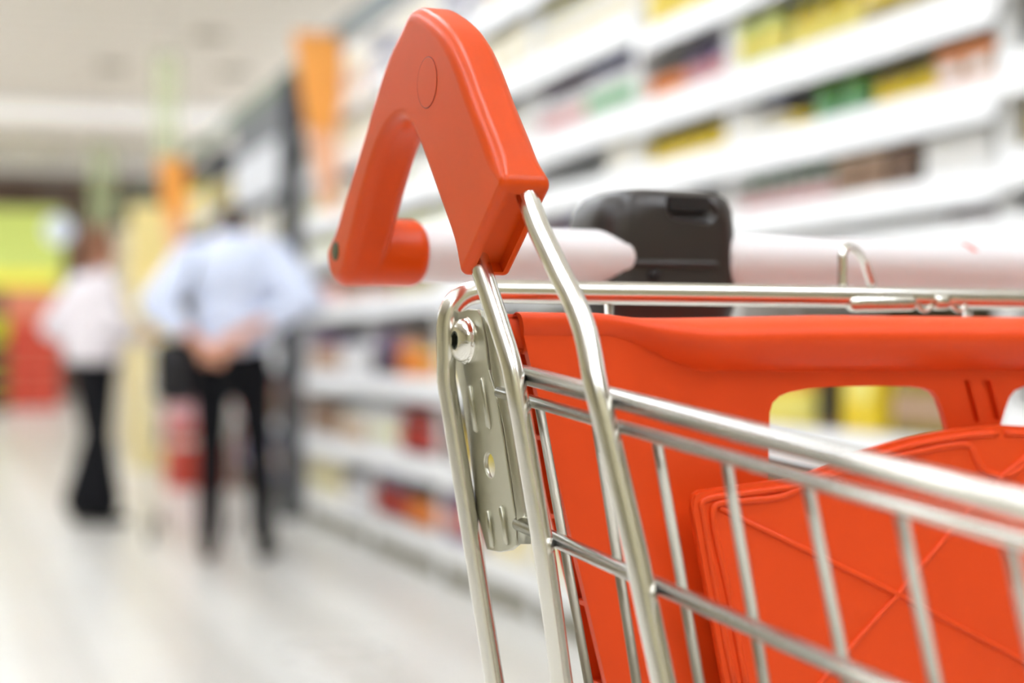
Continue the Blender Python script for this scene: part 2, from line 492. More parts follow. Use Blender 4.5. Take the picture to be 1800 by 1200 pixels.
# sleeve around the handle tube
bm = bmesh.new(); rounded_rod(bm, (XO + .006, AY, AZ), (.4065, AY, AZ), .0197, .42, 40); T('bracket_sleeve', bm, M['red'], br)
bm = bmesh.new(); rounded_rod(bm, mir((XO + .006, AY, AZ)), mir((.4065, AY, AZ)), .0197, .42, 40); T('bracket_sleeve', bm, M['red'], br2)
# little round mould mark in the slanted slot
s0 = Vector((XO + .012, .8095, 1.0215)) - bdir * .0050
bm = bmesh.new(); add_tube(bm, [s0, s0 + bdir * .0006], .0045, 24); T('slot_stud', bm, M['red'], br)

# ---- white handle tube
bm = bmesh.new(); rounded_rod(bm, (.400, AY, AZ), (.5455, AY, AZ), .0172, .5, 40); T('handle_grip', bm, M['white_tube'])
bm = bmesh.new(); rounded_rod(bm, (.610, AY, AZ), (2 * XC - .400, AY, AZ), .0172, .35, 40); T('handle_grip', bm, M['white_tube'])
bm = bmesh.new(); add_tube(bm, [(XO + .01, AY, AZ), mir((XO + .01, AY, AZ))], .012, 20); T('handle_tube', bm, M['chrome'])
def grip_mark(px, py, w, h, a):
    bm = bmesh.new(); c = pY(px, py, AY - .017); 
    n = 5; g = []
    for i in range(n + 1):
        row = []
        for j in range(2):
            t = math.asin(max(-1, min(1, (c.z - AZ) / .0172))) + (i / n - .5) * h / .0172
            row.append(bm.verts.new((c.x + (j - .5) * w + (i / n - .5) * a, AY - .0174 * math.cos(t), AZ + .0174 * math.sin(t))))
        g.append(row)
    for i in range(n): bm.faces.new((g[i][0], g[i][1], g[i + 1][1], g[i + 1][0]))
    T('printed_mark', bm, M['mark'])
grip_mark(1600, 415, .006, .006, 0); grip_mark(1714, 432, .005, .010, -.006)

# ---- black coin lock
def rrect(cx, cy, hx, hy, r, z, n=6):
    pts = []
    for (sx, sy, a0) in ((1, 1, 0), (-1, 1, 90), (-1, -1, 180), (1, -1, 270)):
        for k in range(n + 1):
            t = math.radians(a0 + 90 * k / n); pts.append(Vector((cx + sx * (hx - r) + r * math.cos(t), cy + sy * (hy - r) + r * math.sin(t), z)))
    return pts
bm = bmesh.new()
cxl, cyl = .5705, 1.0095
prof = [(.990, .040, .024, 0), (.995, .047, .028, 0), (1.012, .052, .033, 0), (1.013, .0515, .0325, 0), (1.040, .0515, .033, .000), (1.060, .0500, .032, .0005), (1.070, .0480, .031, .0015), (1.077, .0440, .028, .003), (1.0810, .036, .023, .005), (1.0825, .024, .014, .006)]
rings = []
for z, hx, hy, dx in prof: rings.append([bm.verts.new(p) for p in rrect(cxl + dx, cyl, hx, hy, min(hx, hy) * .62, z)])
for i in range(len(rings) - 1):
    for k in range(len(rings[0])):
        k2 = (k + 1) % len(rings[0]); bm.faces.new((rings[i][k], rings[i][k2], rings[i + 1][k2], rings[i + 1][k]))
bm.faces.new(rings[0][::-1]); bm.faces.new(rings[-1])
lock = T('coin_lock', bm, M['black'])
yf = cyl - .033
sc_ = pY(1217, 362, yf)
bm = bmesh.new(); rounded_rod(bm, sc_ + Vector((-.019, -.0035, .0005)), sc_ + Vector((.021, -.0035, -.0025)), .0105, .95, 24)
cut = T('cut', bm, M['slot'], lock); bpy.context.view_layer.update(); boolean(lock, [cut]); autosmooth(lock, 40)
lock.data.materials[0] = M['black']
if len(lock.data.materials) > 1: lock.data.materials[1] = M['slot']
bm = bmesh.new(); add_box(bm, sc_ + Vector((-.015, .003, -.003)), sc_ + Vector((.014, .008, .0060))); T('coin_slot', bm, M['slot'], lock, smooth=False)
c0, c1 = pY(1115, 463, yf), pY(1262, 465, yf)
bm = bmesh.new(); rounded_rod(bm, c0, c1, .0022, .8, 12); T('lock_lip', bm, M['black'], lock)
k0 = pY(1150, 484, yf); bm = bmesh.new(); add_tube(bm, [k0 + Vector((0, .004, 0)), k0 + Vector((0, -.0015, 0))], .0042, 20); T('key_hole', bm, M['slot'], lock)

# ---- red child seat panel
PYF = .835
ztop = pY(1400, 553, PYF).z
eL = [pY(919, 582, PYF), pY(969, 782, PYF), pY(1066, 1200, PYF)]
kL = (eL[2].x - eL[0].x) / (eL[0].z - eL[2].z)
def xl(z): return eL[0].x + (eL[0].z - z) * kL
ZB = .63
def sstep(t): t = max(0, min(1, t)); return t * t * (3 - 2 * t)
xa, xb = pY(1050, 600, PYF).x, pY(1230, 600, PYF).x
def bulge(x, z):
    x = x if x <= XC else 2 * XC - x
    a = sstep((x - xa) / (xb - xa))
    h = .010 + .0215 * a + .004 * a * (1 - a)
    amp = .006 + .012 * a
    t = (ztop - z) / h
    if t < 0: return 0
    v = 0
    if t <= 1: v = amp * math.sin(PI * min(1, t)) ** .6 * 1.0 if a > .02 else 0
    # roll back at the very top
    return -v * (1 if a > 0 else 0) 
NX, NZ, NR = 200, 60, 26
bm = bmesh.new(); grid = []
dipx = [pY(q, 560, PYF).x for q in (900, 1040, 1130, 1240, 1500)]
def top_z(x):
    a = sstep((x - dipx[1]) / (dipx[2] - dipx[1])) * (1 - sstep((x - dipx[2]) / (dipx[4] - dipx[2])))
    return -.0024 * a
for j in range(NZ + 1):
    row = []
    for i in range(NX + 1):
        u = i / NX; xm = 1 if u <= .5 else -1; uu = u if u <= .5 else 1 - u
        xa_ = xl(ztop) + (XC - xl(ztop)) * 2 * uu
        a = sstep((xa_ - xa) / (xb - xa)); h = .012 + .0185 * a; amp = .003 + .018 * a
        if j <= NR:
            t = j / NR; z = ztop - h * t; y = PYF - amp * math.sin(PI * (t ** .75)) ** .8 * (1 if a > 0 else 1) 
            if t < .12: y += .003 * (1 - t / .12) ** 2
            z += top_z(xa_) * (1 - t)
        else:
            t = (j - NR) / (NZ - NR); z = ztop - h - (ztop - h - ZB) * t; y = PYF
        x = xl(z) + (XC - xl(z)) * 2 * uu
        if xm < 0: x = 2 * XC - x
        row.append(bm.verts.new((x, y, z)))
    grid.append(row)
for j in range(NZ):
    for i in range(NX): bm.faces.new((grid[j][i], grid[j + 1][i], grid[j + 1][i + 1], grid[j][i + 1]))
# thickness by hand: back sheet
back = []
for j in range(NZ + 1): back.append([bm.verts.new(grid[j][i].co + Vector((0, .0045, -.002 if j == 0 else 0))) for i in range(NX + 1)])
for j in range(NZ):
    for i in range(NX): bm.faces.new((back[j][i + 1], back[j + 1][i + 1], back[j + 1][i], back[j][i]))
for i in range(NX):
    bm.faces.new((grid[0][i], grid[0][i + 1], back[0][i + 1], back[0][i])); bm.faces.new((grid[NZ][i + 1], grid[NZ][i], back[NZ][i], back[NZ][i + 1]))
for j in range(NZ):
    bm.faces.new((grid[j + 1][0], grid[j][0], back[j][0], back[j + 1][0])); bm.faces.new((grid[j][NX], grid[j + 1][NX], back[j + 1][NX], back[j][NX]))
panel = T('child_seat_panel', bm, M['redpanel'])
hole = [(1353, 725), (1358, 708), (1370, 696), (1388, 689), (1420, 683), (1460, 679.5), (1530, 678), (1600, 679), (1625, 682), (1640, 688), (1650, 700), (1659, 725), (1667, 755), (1680, 810), (1690, 860), (1350, 862)]
hp = [pY(*q, PYF) for q in hole]
cuts = []
for s in (0, 1):
    bm = bmesh.new(); pl = [Vector((p.x, PYF - .03, p.z)) if s == 0 else Vector((2 * XC - p.x, PYF - .03, p.z)) for p in hp]
    add_prism(bm, pl, (0, .06, 0)); cuts.append(T('cut', bm, M['redpanel']))
for a in (((1692, 668), (1704, 668), (1722, 742), (1712, 742)), ((1725, 668), (1741, 668), (1758, 738), (1742, 738))):
    bm = bmesh.new(); add_prism(bm, [Vector((p.x, PYF - .02, p.z)) for p in [pY(*q, PYF) for q in a]], (0, .0235, 0)); cuts.append(T('cut', bm, M['redpanel']))
bpy.context.view_layer.update(); boolean(panel, cuts); autosmooth(panel, 40)
# ribbed edge of the panel (hollow cells seen from the side)
M['darkred'] = mat('shaded_red_plastic', (0.50, 0.03, 0.008), 0.5)
for s in (0, 1):
    fm = (lambda p: Vector(p)) if s == 0 else mir
    bm = bmesh.new(); D = .019
    def quadbox(za, zb, y0, y1, xin0, xin1):
        v = []
        for z in (za, zb):
            for (x, y) in ((xl(z) + xin0, y0), (xl(z) + xin1, y0), (xl(z) + xin1, y1), (xl(z) + xin0, y1)): v.append(bm.verts.new(fm((x, y, z))))
        for f in ((0, 1, 2, 3), (7, 6, 5, 4), (0, 4, 5, 1), (1, 5, 6, 2), (2, 6, 7, 3), (3, 7, 4, 0)): bm.faces.new([v[i] for i in f])
    quadbox(ztop - .012, ZB, PYF + .0046, PYF + D, .0150, .0170)
    quadbox(ztop - .012, ZB, PYF + D, PYF + D + .0022, 0, .0170)
    for py in (618, 770, 912, 1065, 1215, 1365):
        z = pY(960, py, PYF + .004).z
        quadbox(z + .0012, z - .0012, PYF + .0046, PYF + D, 0, .0150)
    T('panel_edge_rib', bm, M['redpanel'], panel, smooth=False)
# upper left corner block behind the bracket hinge
bm = bmesh.new()
c = pY(893, 560, PYF + .012)
add_box(bm, (eL[0].x - .008, PYF + .004, pY(893, 622, PYF).z), (eL[0].x + .03, PYF + .022, ztop - .001))
bmesh.ops.bevel(bm, geom=bm.edges[:], offset=.003, segments=3, affect='EDGES')
T('panel_hinge_block', bm, M['redpanel'], panel)

# ---- folding seat flap in front of the panel
SY = .812
left = [(1219, 900), (1217, 880), (1220, 868), (1230, 862), (1300, 853), (1360, 845), (1400, 840), (1430, 829), (1455, 818), (1490, 803), (1525, 791), (1560, 780), (1600, 769), (1640, 761), (1683, 754), (1754, 747)]
pl = [pY(*q, SY) for q in left]
kS = (pY(1277, 1200, SY).x - pY(1219, 880, SY).x) / (pY(1219, 880, SY).z - pY(1277, 1200, SY).z)
bl = Vector((pl[0].x + kS * (pl[0].z - ZB), SY, ZB))
outl = [bl] + pl + [Vector((2 * XC - p.x, p.y, p.z)) for p in pl[::-1]] + [Vector((2 * XC - bl.x, SY, ZB))]
bm = bmesh.new(); A, B = add_prism(bm, outl, (0, .0045, 0))
ce = [e for e in bm.edges if len(e.link_faces) == 2 and any(len(f.verts) > 8 for f in e.link_faces)]
bmesh.ops.bevel(bm, geom=ce, offset=.0011, segments=2, affect='EDGES', clamp_overlap=True)
flap = T('seat_flap', bm, M['redpanel'], panel); autosmooth(flap, 35)
def ridge(pts, r, both=True, name='moulded_rib', y=SY, sm=5):
    P = [pY(*q, y) for q in pts]
    P = smooth_path(P, sm) if sm else P
    for s in ((0, 1) if both else (0,)):
        bm = bmesh.new(); Q = [p if s == 0 else Vector((2 * XC - p.x, p.y, p.z)) for p in P]
        add_tube(bm, Q, r, 12); T(name, bm, M['redpanel'], flap)
# raised rim just inside the outline, and the inner ridge with the notch in the middle
ridge([(1290, 1200), (1260, 1046), (1236, 905), (1233, 884), (1242, 877), (1300, 868), (1360, 860), (1404, 853), (1440, 840), (1490, 818), (1540, 801), (1600, 783), (1683, 768), (1754, 761)], .0018)
ridge([(1313, 1215), (1283, 1054), (1252, 900), (1256, 888), (1300, 881), (1370, 873), (1398, 862), (1460, 836), (1530, 812), (1600, 797), (1690, 781), (1706, 786), (1714, 806), (1728, 826), (1748, 835), (1754, 836)], .0021)
ridge([(1264, 893), (1420, 968), (1580, 1046), (1800, 1162), (1900, 1215)], .0017, both=False, sm=0)
ridge([(1850, 745 + 20), (1762, 836), (1675, 929), (1577, 1046), (1510, 1120), (1442, 1200), (1380, 1272)], .0017, both=False, sm=0)
# bridge joining flap pivot to the panel
for s in (0, 1):
    x = pl[0].x + .05 if s == 0 else 2 * XC - pl[0].x - .05
    bm = bmesh.new(); add_box(bm, (x - .01, SY + .004, .64), (x + .01, PYF + .001, .66)); T('flap_pivot', bm, M['redpanel'], flap, smooth=False)

# ================================================================== THE SHOP
M['shelf'] = mat('white_shelf_metal', (0.88, 0.875, 0.87), .42, noise=(3, .02))
M['rail'] = mat('white_price_rail', (0.92, 0.92, 0.93), .35)
M['backp'] = mat('shade_dark_back_panel', (0.13, 0.105, 0.055), .6, noise=(3, .08))  # darkened base stands in for shade in the gaps behind the goods
M['charcoal'] = mat('charcoal_shelf_metal', (0.05, 0.055, 0.065), .45, noise=(3, .1))
M['fascia'] = mat('dark_green_blue_fascia', (0.10, 0.14, 0.15), .5)
M['fascia2'] = mat('olive_fascia', (0.12, 0.17, 0.09), .5)
M['greyp'] = mat('pale_grey_board', (0.62, 0.63, 0.66), .5)
M['plinth'] = mat('olive_grey_plinth', (0.22, 0.20, 0.13), .5)

# floor: pale tiles with faint wide stripes running along the aisle
def floor_mat():
    m = bpy.data.materials.new('pale_floor_tiles'); m.use_nodes = True; nt = m.node_tree; b = nt.nodes['Principled BSDF']
    tc = nt.nodes.new('ShaderNodeTexCoord'); sx = nt.nodes.new('ShaderNodeSeparateXYZ'); nt.links.new(tc.outputs['Object'], sx.inputs[0])
    def math_(op, a, v):
        n = nt.nodes.new('ShaderNodeMath'); n.operation = op
        nt.links.new(a, n.inputs[0]); n.inputs[1].default_value = v; return n.outputs[0]
    x = math_('MULTIPLY', sx.outputs['X'], 2.2); x = math_('FRACT', x, 0)
    st = nt.nodes.new('ShaderNodeValToRGB'); nt.links.new(x, st.inputs[0])
    e = st.color_ramp.elements; e[0].position = 0; e[0].color = (*srgb(208, 204, 197), 1); e[1].position = .12; e[1].color = (*srgb(222, 219, 213), 1)
    q = e.new(.5); q.color = (*srgb(223, 220, 214), 1); q = e.new(.62); q.color = (*srgb(210, 205, 197), 1); q = e.new(1.0); q.color = (*srgb(208, 204, 197), 1)
    br = nt.nodes.new('ShaderNodeTexBrick'); nt.links.new(tc.outputs['Object'], br.inputs['Vector'])
    br.offset = 0; br.inputs['Scale'].default_value = 1; br.inputs['Brick Width'].default_value = .4545; br.inputs['Row Height'].default_value = .4545
    br.inputs['Mortar Size'].default_value = .004; br.inputs['Color1'].default_value = (1, 1, 1, 1); br.inputs['Color2'].default_value = (.95, .95, .95, 1); br.inputs['Mortar'].default_value = (.72, .70, .64, 1)
    n = nt.nodes.new('ShaderNodeTexNoise'); n.inputs['Scale'].default_value = 1.3; nt.links.new(tc.outputs['Object'], n.inputs['Vector'])
    mx = nt.nodes.new('ShaderNodeMix'); mx.data_type = 'RGBA'; mx.blend_type = 'MULTIPLY'; mx.inputs[0].default_value = 1
    nt.links.new(st.outputs[0], mx.inputs[6]); nt.links.new(br.outputs[0], mx.inputs[7]); nt.links.new(mx.outputs[2], b.inputs['Base Color'])
    mr = nt.nodes.new('ShaderNodeMapRange'); nt.links.new(n.outputs['Fac'], mr.inputs[0]); mr.inputs[3].default_value = .22; mr.inputs[4].default_value = .38
    nt.links.new(mr.outputs[0], b.inputs['Roughness']); return m
M['floor'] = floor_mat()
def plane_box(name, lo, hi, m): return tag(box_obj(name, lo, hi, m), kind='structure')
XW = 2.05                                        # front plane of the shelving along the aisle
plane_box('floor', (-9, -5, -.05), (14, 44, 0), M['floor'])
def ceil_mat():
    m = mat('slatted_ceiling', srgb(226, 216, 200), .7); nt = m.node_tree; b = nt.nodes['Principled BSDF']
    tc = nt.nodes.new('ShaderNodeTexCoord'); w = nt.nodes.new('ShaderNodeTexWave'); w.bands_direction = 'Y'; w.inputs['Scale'].default_value = .55
    nt.links.new(tc.outputs['Object'], w.inputs['Vector']); r = nt.nodes.new('ShaderNodeValToRGB'); nt.links.new(w.outputs['Fac'], r.inputs[0])
    r.color_ramp.elements[0].position = 0; r.color_ramp.elements[0].color = (*srgb(222, 211, 196), 1)
    r.color_ramp.elements[1].position = .35; r.color_ramp.elements[1].color = (*srgb(246, 239, 228), 1)
    nt.links.new(r.outputs[0], b.inputs['Base Color']); return m
CZ = 4.9
plane_box('ceiling', (-9, -5, CZ), (14, 44, CZ + .1), ceil_mat())
M['farwall'] = mat('dark_far_wall', srgb(120, 98, 88), .7, noise=(2, .2))
plane_box('wall_far', (-9, 42, 0), (14, 42.2, CZ), M['farwall'])
M['wallo'] = mat('olive_beige_wall', srgb(186, 178, 146), .7, noise=(1.2, .25))
M['wall'] = mat('cream_wall', srgb(235, 230, 218), .7)
plane_box('wall_left', (-9.2, -5, 0), (-9, 44, CZ), mat('pale_cream_wall', srgb(204, 196, 164), .7, noise=(1.2, .12)))
plane_box('wall_back', (-9.2, -5.2, 0), (14.2, -5, CZ), M['wallo'])
plane_box('wall_right', (14, -5, 0), (14.2, 44, CZ), M['wall'])

# ceiling lamps: fluorescent panels hung to light the ceiling too, some rows added unseen
M['lampframe'] = mat('white_lamp_frame', (.8, .8, .8), .5)
M['lamp'] = mat('fluorescent_diffuser', (.88, .955, 1.06), .5, emit=10)
def lamp(x, y, lx, ly, where, drop=.45, mm='lamp', grp='ceiling lamps above the aisle'):
    o = empty('ceiling_light', (x, y, CZ)); z = -drop
    bm = bmesh.new(); add_box(bm, (-lx / 2, -ly / 2, z + .03), (-lx / 2 + .02, ly / 2, z + .11)); add_box(bm, (lx / 2 - .02, -ly / 2, z + .03), (lx / 2, ly / 2, z + .11))
    add_box(bm, (-lx / 2 + .021, -ly / 2, z + .03), (lx / 2 - .021, -ly / 2 + .02, z + .11)); add_box(bm, (-lx / 2 + .021, ly / 2 - .02, z + .03), (lx / 2 - .021, ly / 2, z + .11)); finish('frame', bm, M['lampframe'], o, False)
    bm = bmesh.new(); add_box(bm, (-lx / 2 + .022, -ly / 2 + .022, z + .04), (lx / 2 - .022, ly / 2 - .022, z + .10)); finish('diffuser', bm, M[mm], o, False)
    for s_ in (-1, 1):
        bm = bmesh.new(); add_tube(bm, [(0, s_ * ly * .4, z + .1), (0, s_ * ly * .4, 0)], .006, 8); finish('hanging_rod', bm, M['lampframe'], o)
    tag(o, where, 'ceiling light', grp)
for i, y in enumerate((-3, .6, 4.2, 7.8, 11.4, 15.0)):
    lamp(.45, y, .34, 2.4, 'long white hanging ceiling lamp, outside the top of the frame')
for y in (-3.0, -.4):
    lamp(2.9, y, .34, 2.2, 'unseen lamp added behind and right of the camera to light the child seat', grp='unseen lamps added behind the camera position')  # added out of view to light the trolley's front and red panel
for y in (-3, .6, 4.2, 7.8, 11.4, 15.0, 18.6, 22.2, 25.8, 29.4, 33, 36.6):  # left rows lengthened, all unseen, to light the far ceiling
    lamp(-1.9, y, .34, 2.4, 'unseen hanging lamp over the open floor, in a row extended to light the ceiling', .9, grp='lamps over the open floor')
    if y > 10: lamp(-5.4, y, .34, 2.4, 'unseen hanging lamp over the open floor, in a row extended to light the ceiling', .9, grp='lamps over the open floor')
    if y > 4: lamp(6.2, y, .34, 2.4, 'unseen lamp added over the next aisle to brighten the ceiling, hidden by the shelving', .9, grp='unseen lamps added over the next aisle')  # added out of sight to lift the brightness of the ceiling
    if y > 4: lamp(10.2, y, .34, 2.4, 'unseen lamp added over the next aisle to brighten the ceiling, hidden by the shelving', .9, grp='unseen lamps added over the next aisle')  # second hidden row, likewise added for light on the ceiling
M['softlamp'] = mat('pale_ceiling_panel', (1.0, .975, .95), .5, emit=.2)
lamp(-.6, 20.6, .7, 1.6, 'pale ceiling panel at the top left corner of the picture', .1, 'softlamp', 'pale ceiling panels')
lamp(3.4, 30.2, 8.6, 2.2, 'long pale ceiling panel crossing the far ceiling', .1, 'softlamp', 'pale ceiling panels')
lamp(4.5, 39.0, 7.0, 1.0, 'dim pale panel above the far wall', .1, 'softlamp', 'pale ceiling panels')
M['vent'] = mat('grey_vent', srgb(168, 158, 140), .7)
def vent(px, py, r, lab):
    p = on_plane(px, py, (0, 0, 1), CZ - .02, AISLE)
    bm = bmesh.new(); lathe(bm, [(r, .02), (r, 0), (r * .86, -.02), (r * .5, -.03), (.01, -.03)], 28)
    o = finish('ceiling_vent', bm, M['vent'], None, loc=p); tag(o, lab, 'ceiling vent')
vent(197, 118, .22, 'round grey ceiling vent left of the pale green banner')
vent(412, 128, .26, 'round grey ceiling vent right of the pale green banner, lower of two')
vent(368, 64, .22, 'round grey ceiling vent right of the pale green banner, upper of two')

# ------------------------------------------------------------------ products
PM = {}
def pm(rgb, rough=.45):
    k = (rgb, rough)
    if k not in PM: PM[k] = mat('product_%d_%d_%d' % rgb, srgb(*rgb), rough, noise=(18, .12))
    return PM[k]
PROTO = {}
def product_mesh(kind, w, h, c1, c2, c3):
    """one mesh for the body with its label band; lid or cap as second mesh"""
    key = (kind, round(w, 3), round(h, 3), c1, c2, c3)
    if key in PROTO: return PROTO[key]
    r = w / 2 * .94
    def mk(name, bm, ms, sm=True):
        me = bpy.data.meshes.new(name); bmesh.ops.recalc_face_normals(bm, faces=bm.faces); bm.to_mesh(me); bm.free()
        for p in me.polygons: p.use_smooth = sm
        for m in ms: me.materials.append(m)
        return me
    body = cap = None
    if kind == 'carton':
        bm = bmesh.new(); 
        add_box(bm, (-w / 2 * .96, 0, 0), (w / 2 * .96, w * .5, h * .30), 0); add_box(bm, (-w / 2 * .96, 0, h * .30), (w / 2 * .96, w * .5, h * .68), 1); add_box(bm, (-w / 2 * .96, 0, h * .68), (w / 2 * .96, w * .5, h), 0)
        bmesh.ops.remove_doubles(bm, verts=bm.verts, dist=1e-5)
        body = mk('carton', bm, (pm(c1), pm(c2)), False)
        bm = bmesh.new(); add_box(bm, (-w * .30, -.0015, h * .36), (w * .30, -.0002, h * .62)); cap = mk('label_panel', bm, (pm(c3),), False)
    elif kind == 'bottle':
        bm = bmesh.new(); lathe(bm, [(r * .9, 0), (r, h * .03), (r, h * .2), (r, h * .5), (r * .97, h * .58), (r * .7, h * .7), (r * .42, h * .78), (r * .4, h * .84)], 18, (0, r, 0), [0, 0, 1, 0, 0, 0, 0])
        body = mk('bottle', bm, (pm(c1, .25), pm(c2)))
        bm = bmesh.new(); lathe(bm, [(r * .5, h * .83), (r * .5, h * .98), (r * .42, h)], 18, (0, r, 0)); cap = mk('cap', bm, (pm(c3),))
    elif kind == 'jar':
        bm = bmesh.new(); lathe(bm, [(r * .92, 0), (r, h * .05), (r, h * .15), (r, h * .68), (r * .97, h * .76), (r * .82, h * .82)], 20, (0, r, 0), [0, 0, 1, 0, 0])
        body = mk('jar', bm, (pm(c1, .2), pm(c2)))
        bm = bmesh.new(); lathe(bm, [(r * .88, h * .82), (r * .9, h * .85), (r * .9, h * .98), (r * .84, h)], 20, (0, r, 0)); cap = mk('lid', bm, (pm(c3),))
    elif kind == 'tin':
        bm = bmesh.new(); lathe(bm, [(r * .95, 0), (r * .98, h * .03), (r * .94, h * .06), (r * .94, h * .94), (r * .98, h * .97), (r * .95, h)], 20, (0, r, 0), [0, 0, 1, 0, 0])
        body = mk('tin', bm, (pm(c2, .3), pm(c1)))
    elif kind == 'pouch':
        bm = bmesh.new(); rings = []
        for (z, hx, hy) in ((0, .46, .20), (.12, .48, .24), (.45, .48, .20), (.75, .46, .10), (.9, .45, .02), (1, .45, .012)):
            rings.append([bm.verts.new((p.x * w, p.y * w + .2 * w, z * h)) for p in rrect(0, 0, hx, hy, hy * .8, 0, 3)])
        for i in range(len(rings) - 1):
            for k in range(len(rings[0])):
                f = bm.faces.new((rings[i][k], rings[i][(k + 1) % len(rings[0])], rings[i + 1][(k + 1) % len(rings[0])], rings[i + 1][k])); f.material_index = 1 if i == 1 else 0
        bm.faces.new(rings[0][::-1]); bm.faces.new(rings[-1])
        body = mk('pouch', bm, (pm(c1, .3), pm(c2)))
    PROTO[key] = (body, cap); return PROTO[key]

NPROD = 0
def put(kind, w, h, cols, Y, z, label, group, cat, detail=True, X=XW + .02, rz=PI * 1.5):
    global NPROD
    c1, c2, c3 = cols
    body, cap = product_mesh(kind, w, h, c1, c2, c3)
    o = bpy.data.objects.new(kind, body); COL.objects.link(o)
    o.location = (X, Y, z); o.rotation_euler = (0, 0, rz)      # front face turned to the aisle
    tag(o, label, cat, group)
    if cap is not None and detail:
        c = bpy.data.objects.new(cap.name.split('.')[0], cap); COL.objects.link(c); c.parent = o
    NPROD += 1
    return o
W_ = (240, 238, 236); CR = (236, 226, 196); YE = (236, 204, 20); OR = (226, 128, 40); BL = (58, 62, 150); PU = (96, 60, 110); DK = (34, 24, 26)
RD = (170, 42, 30); GR = (110, 170, 60); LG = (205, 214, 110); TE = (120, 180, 130); BR = (120, 84, 58); PK = (214, 150, 150); OL = (150, 130, 24); GB = (130, 130, 160); TN = (190, 158, 130); PY_ = (240, 226, 120)
NAMES = {W_: 'white', CR: 'cream', YE: 'yellow', OR: 'orange', BL: 'blue', PU: 'purple', DK: 'near-black', RD: 'red', GR: 'green', LG: 'lime green', TE: 'teal green', BR: 'brown', PK: 'pink', OL: 'olive yellow', GB: 'grey-blue', TN: 'tan', PY_: 'pale yellow'}
CATS = {'carton': 'carton', 'bottle': 'bottle', 'jar': 'jar', 'tin': 'tin', 'pouch': 'pouch'}
SEG_N = 0
def run(Y0, Y1, z, kind, w, h, cols, where, detail=True, gap=1.04, depth=.0):
    """a row of identical goods from Y0 to Y1 standing on a shelf at height z"""
    global SEG_N
    n = max(1, int((Y1 - Y0) / (w * gap)))
    c1, c2, c3 = cols
    if kind in ('carton', 'pouch', 'tin'): look = '%s %s with %s band' % (NAMES[c1], kind, NAMES[c2])
    elif kind == 'bottle': look = '%s bottle with %s cap' % (NAMES[c1], NAMES[c3])
    else: look = '%s jar with %s lid' % (NAMES[c1], NAMES[c3])
    lab = look + ' ' + where
    for k in range(n):
        put(kind, w, h, cols, Y0 + (k + .5) * (Y1 - Y0) / n, z, lab, (look + 's ' if False else look) + ' ' + where, CATS[kind], detail, X=XW + .02 + depth)

# ------------------------------------------------------------------ shelving bays
LV = [(.10, .19), (.417, .518), (.77, .872), (1.165, 1.258), (1.455, 1.55), (1.65, 1.745), (1.895, 1.965), (2.24, 2.31)]
def bay(Y0, Y1, lv, style, label, depth=.46, back='backp', top=2.6):
    o = empty('shelf_unit', (XW, (Y0 + Y1) / 2, 0)); off = Vector((-XW, -(Y0 + Y1) / 2, 0))
    sm = 'shelf' if style == 'white' else 'charcoal'; rm = 'rail' if style == 'white' else 'greyp'
    def B(name, lo, hi, m, par=o):
        bm = bmesh.new(); add_box(bm, lo, hi); return finish(name, bm, M[m], par, False, off=off)
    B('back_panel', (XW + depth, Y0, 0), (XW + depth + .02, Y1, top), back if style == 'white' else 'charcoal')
    B('upright', (XW + .012, Y0, 0), (XW + depth, Y0 + .022, top), sm); B('upright', (XW + .012, Y1 - .022, 0), (XW + depth, Y1, top), sm)
    if style != 'white' and Y0 < 11: B('front_post', (XW - .125, Y0, 0), (XW - .0125, Y0 + .10, top), 'charcoal')
    B('plinth', (XW + .035, Y0 + .023, 0), (XW + .05, Y1 - .023, .095), 'plinth')
    for i, (a, b) in enumerate(lv):
        s = B('shelf', (XW + .012, Y0 + .023, b - .035), (XW + depth - .001, Y1 - .023, b - .015), sm)
        if i == 0: B('shelf_front', (XW, Y0 + .002, .096), (XW + .011, Y1 - .002, b), sm, s)
        else:
            bm = bmesh.new(); p = [(XW - .012, 0, a), (XW - .004, 0, a - .002), (XW + .011, 0, b - .02), (XW + .011, 0, b), (XW + .004, 0, b)]
            add_prism(bm, [Vector((q[0], Y0 + .003, q[2])) for q in p], (0, Y1 - Y0 - .006, 0)); finish('price_rail', bm, M[rm], s, False, off=off)
    tag(o, label, 'shelf unit', 'shelf units along the aisle')
    return o
WH = 'white shelf unit '
yb = [1.75, 3.22, 4.56, 5.24, 6.30, 7.60, 8.95, 10.6]
lv_near = [LV[0], LV[1], (.705, .795), LV[3], (1.29, 1.357), LV[4], LV[5], LV[6], LV[7]]
lv_a = [LV[0], LV[1], LV[2], LV[3], (1.47, 1.555), (1.655, 1.75), (1.945, 2.04), LV[7]]
where = ['cut off by the right edge of the picture', 'behind the coin lock, with yellow and green goods', 'narrow, left of the coin lock, with olive yellow goods',
         'right of the red bracket, with blue topped bottles', 'just right of the trolley hinge plate, mostly behind the red bracket', 'left of the trolley hinge plate', 'at the left end of the white shelving, next to the charcoal units']
lvs = [[LV[0], LV[1], LV[2], LV[3], (1.31, 1.39), (1.495, 1.585), (1.70, 1.79), LV[6], LV[7]], lv_near, LV, lv_a, lv_a, lv_a, lv_a]
for k in range(7): bay(yb[k] + .002, yb[k + 1] - .002, lvs[k], 'white', WH + where[k])
bw = ['nearest, right of the striped-shirted man']
CH = 'charcoal shelf unit '
yd = [10.6, 11.9, 13.3, 14.7, 16.1, 17.5, 18.9, 20.3, 21.7]
lv_d = [(.10, .19), (.48, .56), (.87, .95), (1.26, 1.34), (1.62, 1.70), (2.0, 2.08)]
